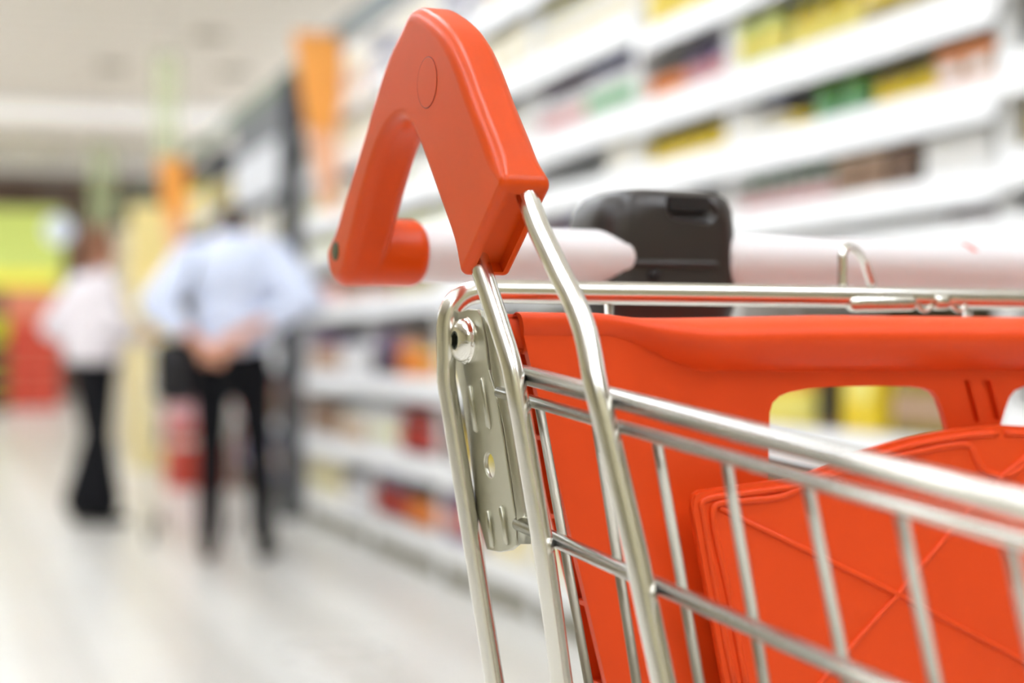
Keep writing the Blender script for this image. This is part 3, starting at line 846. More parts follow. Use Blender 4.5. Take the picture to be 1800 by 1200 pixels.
cw = ['nearest of the charcoal ones, right of the man', 'second in line beyond the white ones', 'third in line beyond the white ones', 'fourth in line beyond the white ones', 'fifth in line beyond the white ones', 'sixth in line beyond the white ones', 'seventh in line beyond the white ones', 'farthest down the aisle']
for k in range(8): bay(yd[k] + .002, yd[k + 1] - .002, lv_d, 'dark', CH + cw[k], top=2.62)
# top boards over the shelving
def board(name, Y0, Y1, z0, z1, m, label, cat, X0=XW - .01, X1=XW + .02, group=None):
    o = box_obj(name, (X0, Y0, z0), (X1, Y1, z1), M[m]); tag(o, label, cat, group); return o
board('fascia_board', 5.3, 10.55, 2.62, 2.74, 'fascia', 'dark blue-green fascia board on top of the white shelving', 'fascia board')
board('fascia_board', 10.62, 21.6, 2.63, 2.72, 'fascia2', 'olive green fascia board on top of the charcoal shelving', 'fascia board')
board('header_board', 10.7, 13.2, 2.34, 2.62, 'charcoal', 'dark grey header board left of the orange sign', 'header board', XW - .012, XW + .01)
board('notice_board', 10.72, 13.15, 2.05, 2.339, 'greyp', 'pale grey notice board under the dark header board', 'notice board', XW - .013, XW - .001)

HIGH = 'white'
# --- goods, near bays
N1 = 'above the coin lock, '
def R(*a, **k): run(*a, **k)
# bay 0 (right edge)
R(2.5, 3.15, 1.56, 'jar', .10, .12, (YE, W_, GB), 'at the upper right edge of the picture')
R(2.5, 3.15, 1.375, 'carton', .13, .10, (YE, YE, W_), 'at the right edge, below the top jars')
R(2.7, 3.15, 1.24, 'tin', .10, .05, (W_, GB, W_), 'at the right edge just above the handle')
R(2.6, 3.15, 1.775, 'pouch', .13, .16, (OL, YE, W_), 'at the top right corner')
# bay 1 z=1.965 top (out of frame mostly), z=1.745 row
zA = 1.73
R(3.27, 3.85, zA, 'pouch', .13, .15, (YE, OL, YE), 'on the top right shelf behind the trolley')
R(3.85, 4.25, zA, 'bottle', .10, .155, (YE, PY_, LG), 'on the upper right shelf, above the black coin lock')
R(4.25, 4.54, zA, 'carton', .095, .135, (LG, PY_, YE), 'on the upper right shelf beside the yellow bottles')
# row z=1.55
zB = 1.535
R(3.27, 3.50, zB, 'carton', .11, .10, (OR, TN, W_), 'on the second right shelf')
R(3.50, 3.80, zB, 'jar', .095, .09, (OL, YE, OL), 'on the second right shelf')
R(3.83, 4.12, zB, 'jar', .095, .105, (GR, TE, GR), 'on the second right shelf')
R(4.14, 4.26, zB, 'tin', .11, .06, (YE, OL, YE), 'on the second right shelf')
R(4.27, 4.37, zB, 'jar', .09, .095, (W_, CR, BL), 'on the second right shelf')
R(4.38, 4.54, zB, 'carton', .14, .088, (W_, W_, CR), 'at the left end of the second right shelf')
# row z=1.357 
zC = 1.342
R(3.27, 3.56, zC, 'carton', .27, .105, (W_, W_, W_), 'standing big on the third right shelf')
R(3.58, 3.70, zC, 'carton', .115, .10, (BR, DK, BR), 'on the third right shelf')
R(3.71, 3.97, zC, 'carton', .12, .10, (TN, BR, BR), 'on the third right shelf')
R(4.0, 4.54, zC, 'bottle', .075, .105, (W_, PK, TE), 'on the third right shelf right of the coin lock')
# row z=1.258 under
zD = 1.243
R(3.3, 3.48, zD, 'jar', .085, .042, (RD, BR, GB), 'on the fourth right shelf just above the white handle')
R(3.5, 4.5, zD, 'tin', .10, .042, (W_, W_, W_), 'on the fourth right shelf just above the white handle')
# through the leg hole: row z=.872
zE = .780
R(3.24, 3.45, zE, 'pouch', .10, .22, (OL, TN, YE), 'seen through the leg hole, at the right')
R(3.45, 3.72, zE, 'bottle', .085, .22, (OL, TN, OL), 'seen through the leg hole, second from the right')
R(3.74, 3.94, zE, 'carton', .19, .24, (YE, YE, PY_), 'seen through the leg hole, tall in the middle')
R(3.96, 4.12, zE, 'jar', .08, .20, (BR, DK, DK), 'seen through the leg hole')
R(4.14, 4.50, zE, 'jar', .11, .14, (YE, PY_, OR), 'seen through the leg hole, at the left')
# bay 2 (4.56-5.24)
R(4.60, 4.93, 1.73, 'bottle', .10, .145, (PU, PK, GB), 'on the upper shelf left of the lime cartons')
R(4.95, 5.20, 1.73, 'jar', .08, .10, (OR, OR, DK), 'on the upper shelf by the upright')
R(4.60, 5.2, 1.95, 'carton', .15, .14, (YE, YE, PY_), 'at the top edge of the picture')
R(4.60, 5.2, 1.535, 'jar', .09, .10, (OL, YE, OL), 'above the coin lock')
R(4.60, 5.2, 1.243, 'carton', .12, .17, (W_, W_, CR), 'just above the coin lock')
# bay 3 (5.24-6.3)
R(5.28, 6.26, 2.025, 'bottle', .085, .19, (W_, CR, PY_), 'on the top shelf right of the bracket')
R(5.28, 5.78, 1.735, 'bottle', .08, .20, (W_, TE, BL), 'beside the pink banded ones right of the bracket')
R(5.78, 6.26, 1.735, 'bottle', .08, .18, (W_, PK, PU), 'right of the red bracket')
R(5.28, 5.55, 1.54, 'carton', .12, .10, (CR, W_, W_), 'low right of the bracket')
R(5.28, 5.50, 1.243, 'bottle', .10, .20, (W_, W_, W_), 'left of the coin lock')
R(5.50, 6.0, 1.243, 'bottle', .08, .21, (W_, TE, BL), 'left of the coin lock, in a row')
R(6.0, 6.26, 1.243, 'bottle', .08, .19, (PK, W_, PU), 'directly right of the bent chrome leg')
# bays 4-6, upper rows : pale
for (a, b, tagw) in ((6.35, 7.55, 'behind the bracket'), (7.65, 8.9, 'inside the bracket arch'), (9.0, 10.5, 'left of the bracket')):
    R(a, a + (b - a) * .5, 2.295, 'carton', .20, .22, (CR, W_, PK), 'on the very top shelf ' + tagw, gap=1.05)
    R(a + (b - a) * .5, b, 2.295, 'carton', .20, .19, (GB, W_, W_), 'on the very top shelf ' + tagw, gap=1.05)
    R(a, b, 2.025, 'carton', .17, .17, (CR, CR, W_), 'on the second highest shelf ' + tagw)
    R(a, a + .6, 1.735, 'jar', .13, .16, (CR, W_, W_), 'on the third highest shelf ' + tagw)
    R(a + .6, b, 1.735, 'carton', .16, .17, (W_, LG, CR), 'on the third highest shelf ' + tagw)
    R(a, b, 1.54, 'pouch', .17, .09, (CR, LG, W_), 'on the fourth highest shelf ' + tagw)
R(7.65, 8.5, 1.243, 'jar', .13, .16, (YE, OL, DK), 'in the gap of the bracket')
R(6.35, 7.55, 1.243, 'carton', .15, .16, (W_, W_, CR), 'behind the bracket legs')
R(8.5, 9.6, 1.243, 'carton', .12, .10, (BR, OR, DK), 'below the red sleeve of the handle')
R(9.7, 10.5, 1.243, 'jar', .12, .17, (CR, PK, DK), 'right of the man')
# lower rows left of the hinge plate
zl = [.857, .503, .175]
R(7.25, 7.55, .857, 'carton', .14, .17, (YE, YE, LG), 'beside the gate tube of the trolley')
R(7.64, 8.1, .857, 'jar', .12, .15, (YE, OR, TN), 'left of the gate tube, right half')
R(8.1, 8.4, .857, 'jar', .13, .20, (OR, OR, TN), 'left of the gate tube')
R(8.4, 8.9, .857, 'bottle', .10, .23, (PU, DK, PU), 'on the middle shelf left of the bolt')
R(8.98, 9.7, .857, 'jar', .15, .22, (GB, W_, DK), 'on the middle shelf right of the man')
R(9.75, 10.5, .857, 'jar', .13, .22, (PU, TN, PU), 'on the middle shelf nearest to the man')
R(6.9, 7.15, .503, 'carton', .11, .20, (YE, PY_, YE), 'low behind the hinge plate')
R(7.15, 7.55, .503, 'jar', .12, .20, (DK, BR, DK), 'on the lower shelf left of the hinge plate')
R(7.64, 8.35, .503, 'jar', .13, .22, (DK, RD, RD), 'on the lower shelf left of the hinge plate')
R(8.35, 8.9, .503, 'carton', .15, .19, (W_, CR, LG), 'on the lower shelf, white block')
R(8.98, 9.7, .503, 'jar', .16, .17, (CR, TN, W_), 'on the lower shelf right of the man')
R(9.75, 10.5, .503, 'carton', .13, .20, (BR, TN, DK), 'on the lower shelf nearest to the man')
R(6.35, 6.9, .175, 'carton', .17, .20, (CR, YE, W_), 'on the bottom shelf behind the hinge plate')
R(6.9, 7.55, .175, 'carton', .17, .20, (PU, PK, OR), 'on the bottom shelf left of the gate tube')
R(7.64, 8.2, .175, 'jar', .13, .20, (DK, OR, DK), 'on the bottom shelf left of the gate tube')
R(8.2, 8.9, .175, 'jar', .15, .21, (DK, RD, GB), 'on the bottom shelf')
R(8.98, 9.6, .175, 'jar', .15, .19, (GB, W_, DK), 'on the bottom shelf right of the man')
R(9.6, 10.5, .175, 'carton', .20, .21, (CR, TN, LG), 'on the bottom shelf nearest to the man')
R(5.28, 6.26, .175, 'carton', .16, .20, (CR, W_, YE), 'on the bottom shelf between gate tube and frame leg')
R(5.28, 6.26, .503, 'carton', .16, .20, (W_, GB, BL), 'on the lower shelf between gate tube and frame leg')
R(6.0, 6.26, .857, 'carton', .12, .20, (CR, W_, W_), 'on the middle shelf between gate tube and frame leg')
R(6.35, 7.2, .857, 'carton', .14, .2, (W_, W_, CR), 'on the middle shelf between gate tube and frame leg')
R(2.3, 3.15, .857, 'pouch', .14, .24, (OL, TN, YE), 'low behind the child seat at the right edge')
R(2.3, 3.15, .503, 'carton', .17, .22, (W_, GB, BL), 'low behind the child seat at the right edge')
R(2.3, 3.15, .175, 'carton', .17, .20, (YE, PY_, OR), 'low behind the child seat at the right edge')
R(3.26, 4.5, .503, 'jar', .13, .20, (OR, OL, DK), 'low behind the red child seat')
R(3.26, 4.5, .175, 'carton', .17, .20, (CR, W_, LG), 'low behind the red child seat')
R(4.6, 5.2, .857, 'carton', .14, .2, (YE, W_, OR), 'low behind the left edge of the child seat')
R(4.6, 5.2, .503, 'jar', .13, .20, (PU, W_, DK), 'low behind the left edge of the child seat')
R(4.6, 5.2, .175, 'carton', .17, .20, (PK, CR, RD), 'low behind the left edge of the child seat')
R(5.28, 5.95, .857, 'bottle', .10, .23, (LG, W_, GR), 'low behind the bent frame leg')
# charcoal bays
dz = [.175, .545, .935, 1.325, 1.685, 2.065]
dcols = [[(GB, TN, W_), (W_, GB, CR), (GB, W_, BL), (CR, YE, W_)], [(TN, BR, RD), (CR, YE, LG), (OR, TN, BR), (W_, GB, W_)], [(W_, GB, W_), (GB, W_, GB), (PK, W_, W_), (CR, W_, W_)],
         [(BL, GB, PU), (W_, CR, W_), (YE, OR, CR), (CR, TN, W_)], [(W_, CR, CR), (CR, W_, W_), (PY_, YE, W_), (W_, CR, W_)], [(CR, CR, OL), (PY_, W_, YE), (CR, OL, W_), (PY_, CR, W_)]]
wh2 = ['bottom shelf', 'second shelf up', 'third shelf up', 'fourth shelf up', 'fifth shelf up', 'top shelf']
for k in range(8):
    for j in range(6):
        if j == 5 and k < 2: continue
        c = dcols[j][k % 4]
        kind = ('carton', 'jar', 'carton', 'pouch', 'carton', 'jar')[(j + k) % 6]
        hh = .25 if j != 5 else .30
        R(yd[k] + .06, yd[k + 1] - .06, dz[j], kind, .30 if k > 2 else .24, hh, c, 'on %s of %s charcoal unit' % (wh2[j], ('nearest', 'second', 'third', 'fourth', 'fifth', 'sixth', 'seventh', 'farthest')[k]), detail=(k < 2), gap=1.03)

# ------------------------------------------------------------------ hanging signs and banners
M['orange'] = mat('orange_sign_board', srgb(250, 170, 80), .5)
M['peach'] = mat('peach_sign_board', srgb(250, 190, 150), .5)
M['greenban'] = mat('pale_green_film', srgb(216, 230, 178), .4, alpha=.33)
M['wire'] = mat('thin_steel', (.5, .5, .5), .4, 1.0)
def flag_sign(px, py0, lab, s=1.0):
    p = aisle_X(px, py0, XW - .12 * s); z1 = p.z
    o = empty('aisle_sign', (p.x, p.y, z1))
    def poly(name, pts, m):
        bm = bmesh.new(); add_prism(bm, [Vector((x, 0, z)) for x, z in pts], (0, .012, 0)); finish(name, bm, M[m], o, False)
    a = .135 * s
    poly('orange_panel', [(-a, 0), (a, 0), (a * .95, -.30), (a * .78, -.52), (-a * .45, -.52), (-a * .75, -.28)], 'orange')
    poly('peach_panel', [(-a * .45, -.521), (a * .78, -.521), (a * .8, -.95), (a * .15, -.95)], 'peach')
    poly('hook', [(-.02, .001), (.02, .001), (.02, .03), (-.02, .03)], 'wire')
    tag(o, lab, 'sign', 'orange aisle signs')
flag_sign(560, 58, 'large orange tapering sign left of the red bracket')
flag_sign(303, 278, 'smaller orange tapering sign above the man')
def banner(px, y0, y1, Y, wpx, lab):
    c0 = on_plane(px, y0, (0, 1, 0), Y, AISLE); c1 = on_plane(px, y1, (0, 1, 0), Y, AISLE); w = wpx / F * Y * 1.0
    o = empty('hanging_banner', (c0.x, Y, c0.z))
    bm = bmesh.new(); add_box(bm, (-w / 2, -.002, c1.z - c0.z), (w / 2, .002, 0)); finish('film', bm, M['greenban'], o, False)
    bm = bmesh.new(); add_box(bm, (-w / 2, -.01, 0.0), (w / 2, .01, .02)); finish('top_bar', bm, M['wire'], o, False)
    bm = bmesh.new(); add_tube(bm, [(0, 0, .02), (0, 0, CZ - c0.z)], .006, 8); finish('hanging_wire', bm, M['wire'], o)
    tag(o, lab, 'banner', 'pale green banners')
banner(293, 95, 280, 16.4, 44, 'nearer pale green see-through banner hanging above the orange sign')
banner(180, 255, 395, 24.0, 48, 'farther pale green see-through banner hanging above the woman')

# ------------------------------------------------------------------ far end
M['lime'] = mat('lime_lit_sign', srgb(208, 222, 120), .5, emit=.2)
M['yel'] = mat('yellow_lit_sign', srgb(250, 235, 80), .5, emit=.2)
M['globe'] = mat('pale_blue_globe', srgb(225, 235, 250), .4, emit=.25)
M['redd'] = mat('red_display', srgb(214, 66, 44), .5)
M['pinkd'] = mat('salmon_display', srgb(240, 150, 120), .5)
M['limed'] = mat('lime_display', srgb(190, 214, 40), .5)
M['darkd'] = mat('dark_display', srgb(40, 22, 36), .6)
def far_box(name, x0, x1, y0, y1, D, m, lab, cat, thick=.3, bev=.02):
    a = on_plane(x0, y1, (0, 1, 0), D, AISLE); b = on_plane(x1, y0, (0, 1, 0), D, AISLE)
    o = empty(name, ((a.x + b.x) / 2, D, a.z)); c = Vector(((a.x + b.x) / 2, D, a.z))
    bm = bmesh.new(); add_box(bm, Vector((a.x, D, a.z)) - c, Vector((b.x, D + thick, b.z)) - c); bmesh.ops.bevel(bm, geom=bm.edges[:], offset=bev, segments=1, affect='EDGES')
    finish('body', bm, M[m], o, False); tag(o, lab, cat); return o, a - c, b - c
o, a, b = far_box('light_box_sign', -60, 112, 368, 506, 38, 'lime', 'big lime green light box sign at the far left', 'sign')
bm = bmesh.new(); add_box(bm, (a.x + .1, -.02, a.z + .03), (b.x - .1, 0, a.z + .32)); finish('yellow_strip', bm, M['yel'], o, False)
for sx in (a.x + .3, b.x - .3):
    bm = bmesh.new(); add_tube(bm, [(sx, .15, b.z), (sx, .15, CZ - (on_plane(0, 506, (0, 1, 0), 38, AISLE).z))], .015, 8); finish('hanging_rod', bm, M['wire'], o)
c = on_plane(103, 404, (0, 1, 0), 36, AISLE)
o = empty('globe_lamp', c); bm = bmesh.new(); bmesh.ops.create_uvsphere(bm, u_segments=24, v_segments=16, radius=.27); finish('globe', bm, M['globe'], o)
bm = bmesh.new(); add_tube(bm, [(0, 0, .27), (0, 0, CZ - c.z)], .012, 8); finish('hanging_rod', bm, M['wire'], o); tag(o, 'round pale blue globe lamp in front of the lime sign', 'lamp')
def stand(x0, x1, y0, D, m, lab, parts=None, name='display_stand'):
    yb_ = 620 + .98 * F / (D * .955)
    a = on_plane(x0, y0, (0, 1, 0), D, AISLE); b = on_plane(x1, y0, (0, 1, 0), D, AISLE)
    o = empty(name, ((a.x + b.x) / 2, D, 0)); hw = (b.x - a.x) / 2; h = a.z
    def B(n_, lo, hi, mm, bev=.01):
        bm = bmesh.new(); add_box(bm, lo, hi); bmesh.ops.bevel(bm, geom=bm.edges[:], offset=bev, segments=1, affect='EDGES'); finish(n_, bm, M[mm] if isinstance(mm, str) else mm, o, False)
    B('body', (-hw, 0, 0), (hw, .5, h * .72), m); B('header', (-hw, .40, h * .721), (hw, .5, h), parts or m)
    for k in range(3):
        B('tray_edge', (-hw - .005, -.03, h * (.12 + .2 * k)), (hw + .005, -.001, h * (.12 + .2 * k) + .05), parts or m, .004)
    tag(o, lab, 'display stand'); return o, hw, h
stand(10, 105, 508, 33, 'redd', 'red and salmon display stand below the lime sign', 'pinkd')
stand(-40, 14, 555, 31, 'darkd', 'dark display stand with lime header at the left edge', 'limed')
stand(200, 262, 590, 27, 'pinkd', 'salmon display stand behind the woman', 'redd')
M['creamd'] = mat('cream_yellow_display', srgb(245, 226, 160), .5)
M['lcream'] = mat('light_cream_display', srgb(240, 228, 205), .5)
stand(238, 318, 352, 15.5, 'creamd', 'tall cream yellow cardboard stand left of the man', 'creamd')
stand(205, 245, 395, 19.5, 'lcream', 'narrow off-white cardboard stand behind the woman', 'lcream')
# stack of red crates behind the man
M['crate'] = mat('red_crate', srgb(196, 70, 52), .5); M['crate2'] = mat('brown_red_crate', srgb(140, 62, 44), .5); M['crate3'] = mat('pink_crate', srgb(225, 170, 175), .5)
def crate(x0, x1, zb, h, D, m, lab):
    a = on_plane(x0, 700, (0, 1, 0), D, AISLE).x; b = on_plane(x1, 700, (0, 1, 0), D, AISLE).x
    o = empty('crate', ((a + b) / 2, D, zb)); hw = (b - a) / 2 - .004
    bm = bmesh.new(); add_box(bm, (-hw, 0, 0), (hw, .4, .02)); t = .02
    add_box(bm, (-hw, 0, .0201), (-hw + t, .4, h)); add_box(bm, (hw - t, 0, .0201), (hw, .4, h)); add_box(bm, (-hw + t + .0005, 0, .0201), (hw - t - .0005, t, h)); add_box(bm, (-hw + t + .0005, .4 - t, .0201), (hw - t - .0005, .4, h))
    finish('tub', bm, M[m], o, False)
    bm = bmesh.new(); add_box(bm, (-hw - .003, -.012, h - .03), (hw + .003, -.0005, h - .002)); finish('rim', bm, M[m], o, False)
    tag(o, lab, 'crate', 'crates stacked behind the man')
col = [(300, 376), (378, 458)]
for ci, (x0, x1) in enumerate(col):
    for r_ in range(3):
        m = [['crate', 'crate', 'crate3'], ['crate2', 'crate2', 'crate']][ci][r_]
        crate(x0, x1, r_ * .235, .233, 13.2, m, '%s crate, %s of the %s stack between the man\'s legs' % (({'crate': 'red', 'crate2': 'brown-red', 'crate3': 'pink'})[m], ('bottom', 'middle', 'top')[r_], ('left', 'right')[ci]))
crate(186, 240, 0, .30, 25, 'crate', 'small red crate on the floor right of the woman\'s legs')

# pale trolley in front of the man (mostly hidden): wire basket, legs and castors
M['palemetal'] = mat('pale_grey_metal', (.62, .60, .55), .35, .6)
def small_trolley(px, py):
    p = floor_pt(px, py); o = empty('shopping_trolley', p, math.radians(-10))
    def tb(n_, pts, r, m='palemetal'):
        bm = bmesh.new(); add_tube(bm, round_corners(pts, .03, 4) if len(pts) > 2 else pts, r, 10); finish(n_, bm, M[m], o)
    w, L, zt_, zb_ = .21, .8, .92, .50
    for s in (-1, 1):
        tb('side_frame', [(s * w, L, .12), (s * w, 0, .12), (s * w, 0, 1.0)], .011)
        tb('rim', [(s * w, 0, zt_), (s * w * .9, L, zt_ - .06)], .006)
        for k in range(8):
            yy = .06 + k * .1; tb('upright_wire', [(s * w * (1 - .1 * yy / L), yy, zt_ - .06 * yy / L), (s * w * .85, yy, zb_)], .003)
        for yy in (.02, L - .02):
            bm = bmesh.new(); add_tube(bm, [(s * w - .012, yy, .055), (s * w + .012, yy, .055)], .055, 16); finish('castor_wheel', bm, M['rubber'], o)
    for yy in (0, L): tb('cross_wire', [(-w * .88, yy, zt_ - .06 * yy / L), (w * .88, yy, zt_ - .06 * yy / L)], .006)
    for k in range(5): tb('cross_wire', [(-w * .85, .1 + .15 * k, zb_), (w * .85, .1 + .15 * k, zb_)], .003)
    tb('push_handle', [(-w - .03, -.05, 1.02), (w + .03, -.05, 1.02)], .016)
    tag(o, 'pale metal shopping trolley standing left of the man, half hidden by him', 'shopping trolley')
small_trolley(336, 955)

# ================================================================== PEOPLE
def capsule(bm, a, b, ra, rb, seg=14, sq=(1, 1)):
    a, b = Vector(a), Vector(b); d = (b - a); L = d.length; d.normalize(); pts, rs = [], []
    for k in range(5):
        t = k / 4 * PI / 2; pts.append(a - d * ra * math.cos(t) * .98); rs.append(max(ra * math.sin(t), 1e-4))
    for k in range(4, -1, -1):
        t = k / 4 * PI / 2; pts.append(b + d * rb * math.cos(t) * .98); rs.append(max(rb * math.sin(t), 1e-4))
    add_tube(bm, pts, rs, seg)
def ellip(bm, c, r, rot=None):
    g = bmesh.ops.create_uvsphere(bm, u_segments=20, v_segments=14, radius=1.0)
    mt = Matrix.Translation(Vector(c)) @ (rot.to_4x4() if rot else Matrix.Identity(4)) @ Matrix.Diagonal((*r, 1))
    bmesh.ops.transform(bm, matrix=mt, verts=g['verts'])
def fused(name, build, m, parent, vox=.012, sm=4, extra=None):
    bm = bmesh.new(); build(bm); o = finish(name, bm, m, parent)
    r = o.modifiers.new('r', 'REMESH'); r.mode = 'VOXEL'; r.voxel_size = vox; r.use_smooth_shade = True
    s = o.modifiers.new('s', 'SMOOTH'); s.iterations = sm; s.factor = .5
    return bake(o)
M['skin'] = mat('skin', srgb(222, 160, 130), .5, noise=(20, .06)); M['shirt'] = mat('pale_blue_shirt', srgb(214, 222, 244), .7, noise=(14, .05), bump=(18, .5, .02))
M['trouser'] = mat('black_trousers', (.008, .008, .010), .85, spec=.15); M['shoe'] = mat('black_leather', (.012, .010, .009), .35); M['hairD'] = mat('dark_brown_hair', (.06, .035, .02), .6, bump=(60, .6, .01))
M['hairR'] = mat('auburn_hair', (.22, .085, .035), .6, bump=(60, .6, .01)); M['blouse'] = mat('off_white_blouse', srgb(236, 228, 232), .75, noise=(10, .05), bump=(14, .5, .02)); M['bag'] = mat('black_bag', (.012, .011, .014), .6)
M['eye'] = mat('dark_eye', (.02, .015, .012), .2); M['lips'] = mat('lips', srgb(180, 96, 88), .5)

def hand(bm, wr, palm_dir, nrm, curl=.5, side=1):
    """palm, four bent fingers of different lengths and a thumb from the side of the palm"""
    d = Vector(palm_dir).normalized(); n = Vector(nrm).normalized(); n = (n - d * n.dot(d)).normalized(); s = d.cross(n) * side; w = Vector(wr)
    for k in (-1, 0, 1): capsule(bm, w + d * .01 + s * .018 * k * .8, w + d * .085 + s * .024 * k, .015, .0135, 10)
    for i, (o_, L) in enumerate(((.031, .072), (.011, .082), (-.010, .077), (-.030, .060))):
        p = w + d * .088 + s * o_; a = 0; r = .0088
        for j, f in enumerate((.45, .31, .24)):
            a += curl * (.5 if j == 0 else .75); q = p + (d * math.cos(a) + n * math.sin(a)) * L * f
            capsule(bm, p, q, r, r * .9, 8); p = q; r *= .92
    p = w + d * .028 + s * .028
    q = p + (d * .75 + s * .65 + n * .2).normalized() * .038; capsule(bm, p, q, .0125, .010, 8)
    r2 = q + (d * .9 + s * .2 + n * .35).normalized() * .032; capsule(bm, q, r2, .010, .008, 8)

def face_parts(root_, hc, fwd, up, sc=1.0, lipm='lips'):
    f = Vector(fwd).normalized(); u = Vector(up).normalized(); r = f.cross(u)
    for s in (-1, 1):
        bm = bmesh.new(); ellip(bm, hc + f * .083 * sc + r * s * .031 * sc + u * .008, (.012 * sc,) * 3); finish('eye', bm, M['eye'], root_)
    bm = bmesh.new(); ellip(bm, hc + f * .094 * sc - u * .062 * sc, (.022 * sc, .010 * sc, .007 * sc), Matrix((r, f, u)).transposed()); finish('mouth', bm, M['lips'], root_)

def head_geo(bm, hc, fwd, up, sc=1.0):
    f = Vector(fwd).normalized(); u = Vector(up).normalized(); r = f.cross(u); Rm = Matrix((r, f, u)).transposed()
    ellip(bm, hc + u * .02 * sc - f * .008 * sc, (.076 * sc, .095 * sc, .098 * sc), Rm); ellip(bm, hc - u * .045 * sc + f * .022 * sc, (.058 * sc, .070 * sc, .068 * sc), Rm)
    capsule(bm, hc + f * .088 * sc + u * .005, hc + f * .108 * sc - u * .028 * sc, .008 * sc, .012 * sc, 8)
    for s in (-1, 1):
        ellip(bm, hc + r * s * .078 * sc - u * .012 * sc - f * .004, (.009 * sc, .020 * sc, .032 * sc), Rm)

# ---------------- the man: seen from behind, bent slightly forward, hands joined behind his back
mp = floor_pt(408, 984)
man = empty('person', mp, -AISLE + math.radians(2)); tag(man, 'man seen from behind in pale blue shirt and black trousers, hands behind his back', 'person')
J = dict(hipL=(-.095, .0, .90), hipR=(.095, .0, .90), kneeL=(-.105, .045, .49), kneeR=(.125, .035, .49), ankL=(-.105, -.01, .09), ankR=(.150, -.01, .09),
         shL=(-.205, .06, 1.44), shR=(.205, .06, 1.44), elL=(-.355, -.06, 1.20), elR=(.375, -.06, 1.22), wrL=(-.125, -.185, 1.02), wrR=(.075, -.20, 1.075))
J = {k: Vector(v) for k, v in J.items()}
HC = Vector((-.02, .19, 1.565)); HF = Vector((0, .80, -.60)); HU = Vector((0, .60, .80))
def man_body(bm):
    ellip(bm, (0, 0, .93), (.165, .115, .13)); ellip(bm, (0, .01, 1.10), (.145, .10, .16)); ellip(bm, (0, .04, 1.32), (.175, .115, .20))
    capsule(bm, (0, .09, 1.42), HC - HU * .05, .058, .052); head_geo(bm, HC, HF, HU)
    for s in 'LR':
        capsule(bm, J['sh' + s], J['el' + s], .050, .040); capsule(bm, J['el' + s], J['wr' + s], .040, .027)
        capsule(bm, J['hip' + s], J['knee' + s], .082, .054); capsule(bm, J['knee' + s] , J['ank' + s], .053, .038)
        a = J['ank' + s]; capsule(bm, a + Vector((0, -.03, -.045)), a + Vector((0, .14, -.055)), .034, .03)
        capsule(bm, J['sh' + s], (0, .06, 1.40), .052, .07)
    hand(bm, J['wrL'], (J['wrL'] - J['elL']).normalized() + Vector((.4, 0, -.2)), (0, -1, .1), .45, 1)
    hand(bm, J['wrR'], (J['wrR'] - J['elR']).normalized() + Vector((-.3, 0, -.4)), (0, -1, .1), .45, -1)
fused('body', man_body, M['skin'], man, .0075, 2)
def man_shirt(bm):
    ellip(bm, (0, .0, 1.02), (.178, .13, .10)); ellip(bm, (0, .01, 1.13), (.185, .125, .18)); ellip(bm, (0, .04, 1.33), (.225, .145, .21)); ellip(bm, (0, .06, 1.46), (.15, .10, .10))
    for s, sg in (('L', -1), ('R', 1)):
        capsule(bm, J['sh' + s], J['el' + s], .078, .080); capsule(bm, J['el' + s], J['el' + s].lerp(J['wr' + s], .55), .076, .060)
        capsule(bm, J['sh' + s], (0, .06, 1.44), .072, .09); capsule(bm, J['sh' + s] + Vector((-sg * .04, -.02, -.06)), J['el' + s] + Vector((-sg * .07, 0, .04)), .07, .06)
    capsule(bm, (0, .085, 1.46), HC - HU * .085, .068, .062)
fused('shirt', man_shirt, M['shirt'], man, .012, 5)
def man_trousers(bm):
    ellip(bm, (0, 0, .93), (.178, .13, .12)); capsule(bm, (-.07, 0, .985), (.07, 0, .985), .105, .105); ellip(bm, (.0, .0, .86), (.12, .115, .10))
    for s in 'LR':
        capsule(bm, J['hip' + s], J['knee' + s], .098, .068); capsule(bm, J['knee' + s], J['ank' + s] + Vector((0, -.005, .03)), .068, .058)
fused('trousers', man_trousers, M['trouser'], man, .012, 4)
for s, sg in (('L', -1), ('R', 1)):
    def sh(bm, s=s, sg=sg):
        a = J['ank' + s]; capsule(bm, a + Vector((0, -.035, -.045)), a + Vector((sg * .03, .15, -.052)), .042, .038); capsule(bm, a + Vector((0, -.03, -.02)), a + Vector((0, .02, -.02)), .045, .045)
    o = fused('shoe', sh, M['shoe'], man, .010, 3)
def man_hair(bm):
    r = HF.normalized().cross(HU.normalized()); Rm = Matrix((r, HF.normalized(), HU.normalized())).transposed()
    ellip(bm, HC + HU * .038 - HF * .022, (.082, .095, .092), Rm); ellip(bm, HC - HU * .02 - HF * .05, (.066, .055, .07), Rm)
fused('hair', man_hair, M['hairD'], man, .010, 2)
face_parts(man, HC, HF, HU)

# black bag hanging at his left side
def bag_geo(bm):
    v = add_box(bm, (-.09, -.17, .0), (.09, .03, .30))
    bmesh.ops.bevel(bm, geom=bm.edges[:], offset=.03, segments=3, affect='EDGES')
bo = empty('shoulder_bag', mp + Vector((-.235, .10, .74)), -AISLE)
bm = bmesh.new(); bag_geo(bm); finish('pouch_body', bm, M['bag'], bo)
bm = bmesh.new(); add_tube(bm, smooth_path([(0, -.14, .29), (.03, -.12, .45), (.10, -.06, .70)], 5), .010, 8); add_tube(bm, smooth_path([(0, 0, .29), (.03, 0, .45), (.10, -.06, .70)], 5), .010, 8); finish('strap', bm, M['bag'], bo)
bm = bmesh.new(); add_box(bm, (-.085, -.19, .14), (.085, -.171, .28)); bmesh.ops.bevel(bm, geom=bm.edges[:], offset=.008, segments=2, affect='EDGES'); finish('flap', bm, M['bag'], bo)
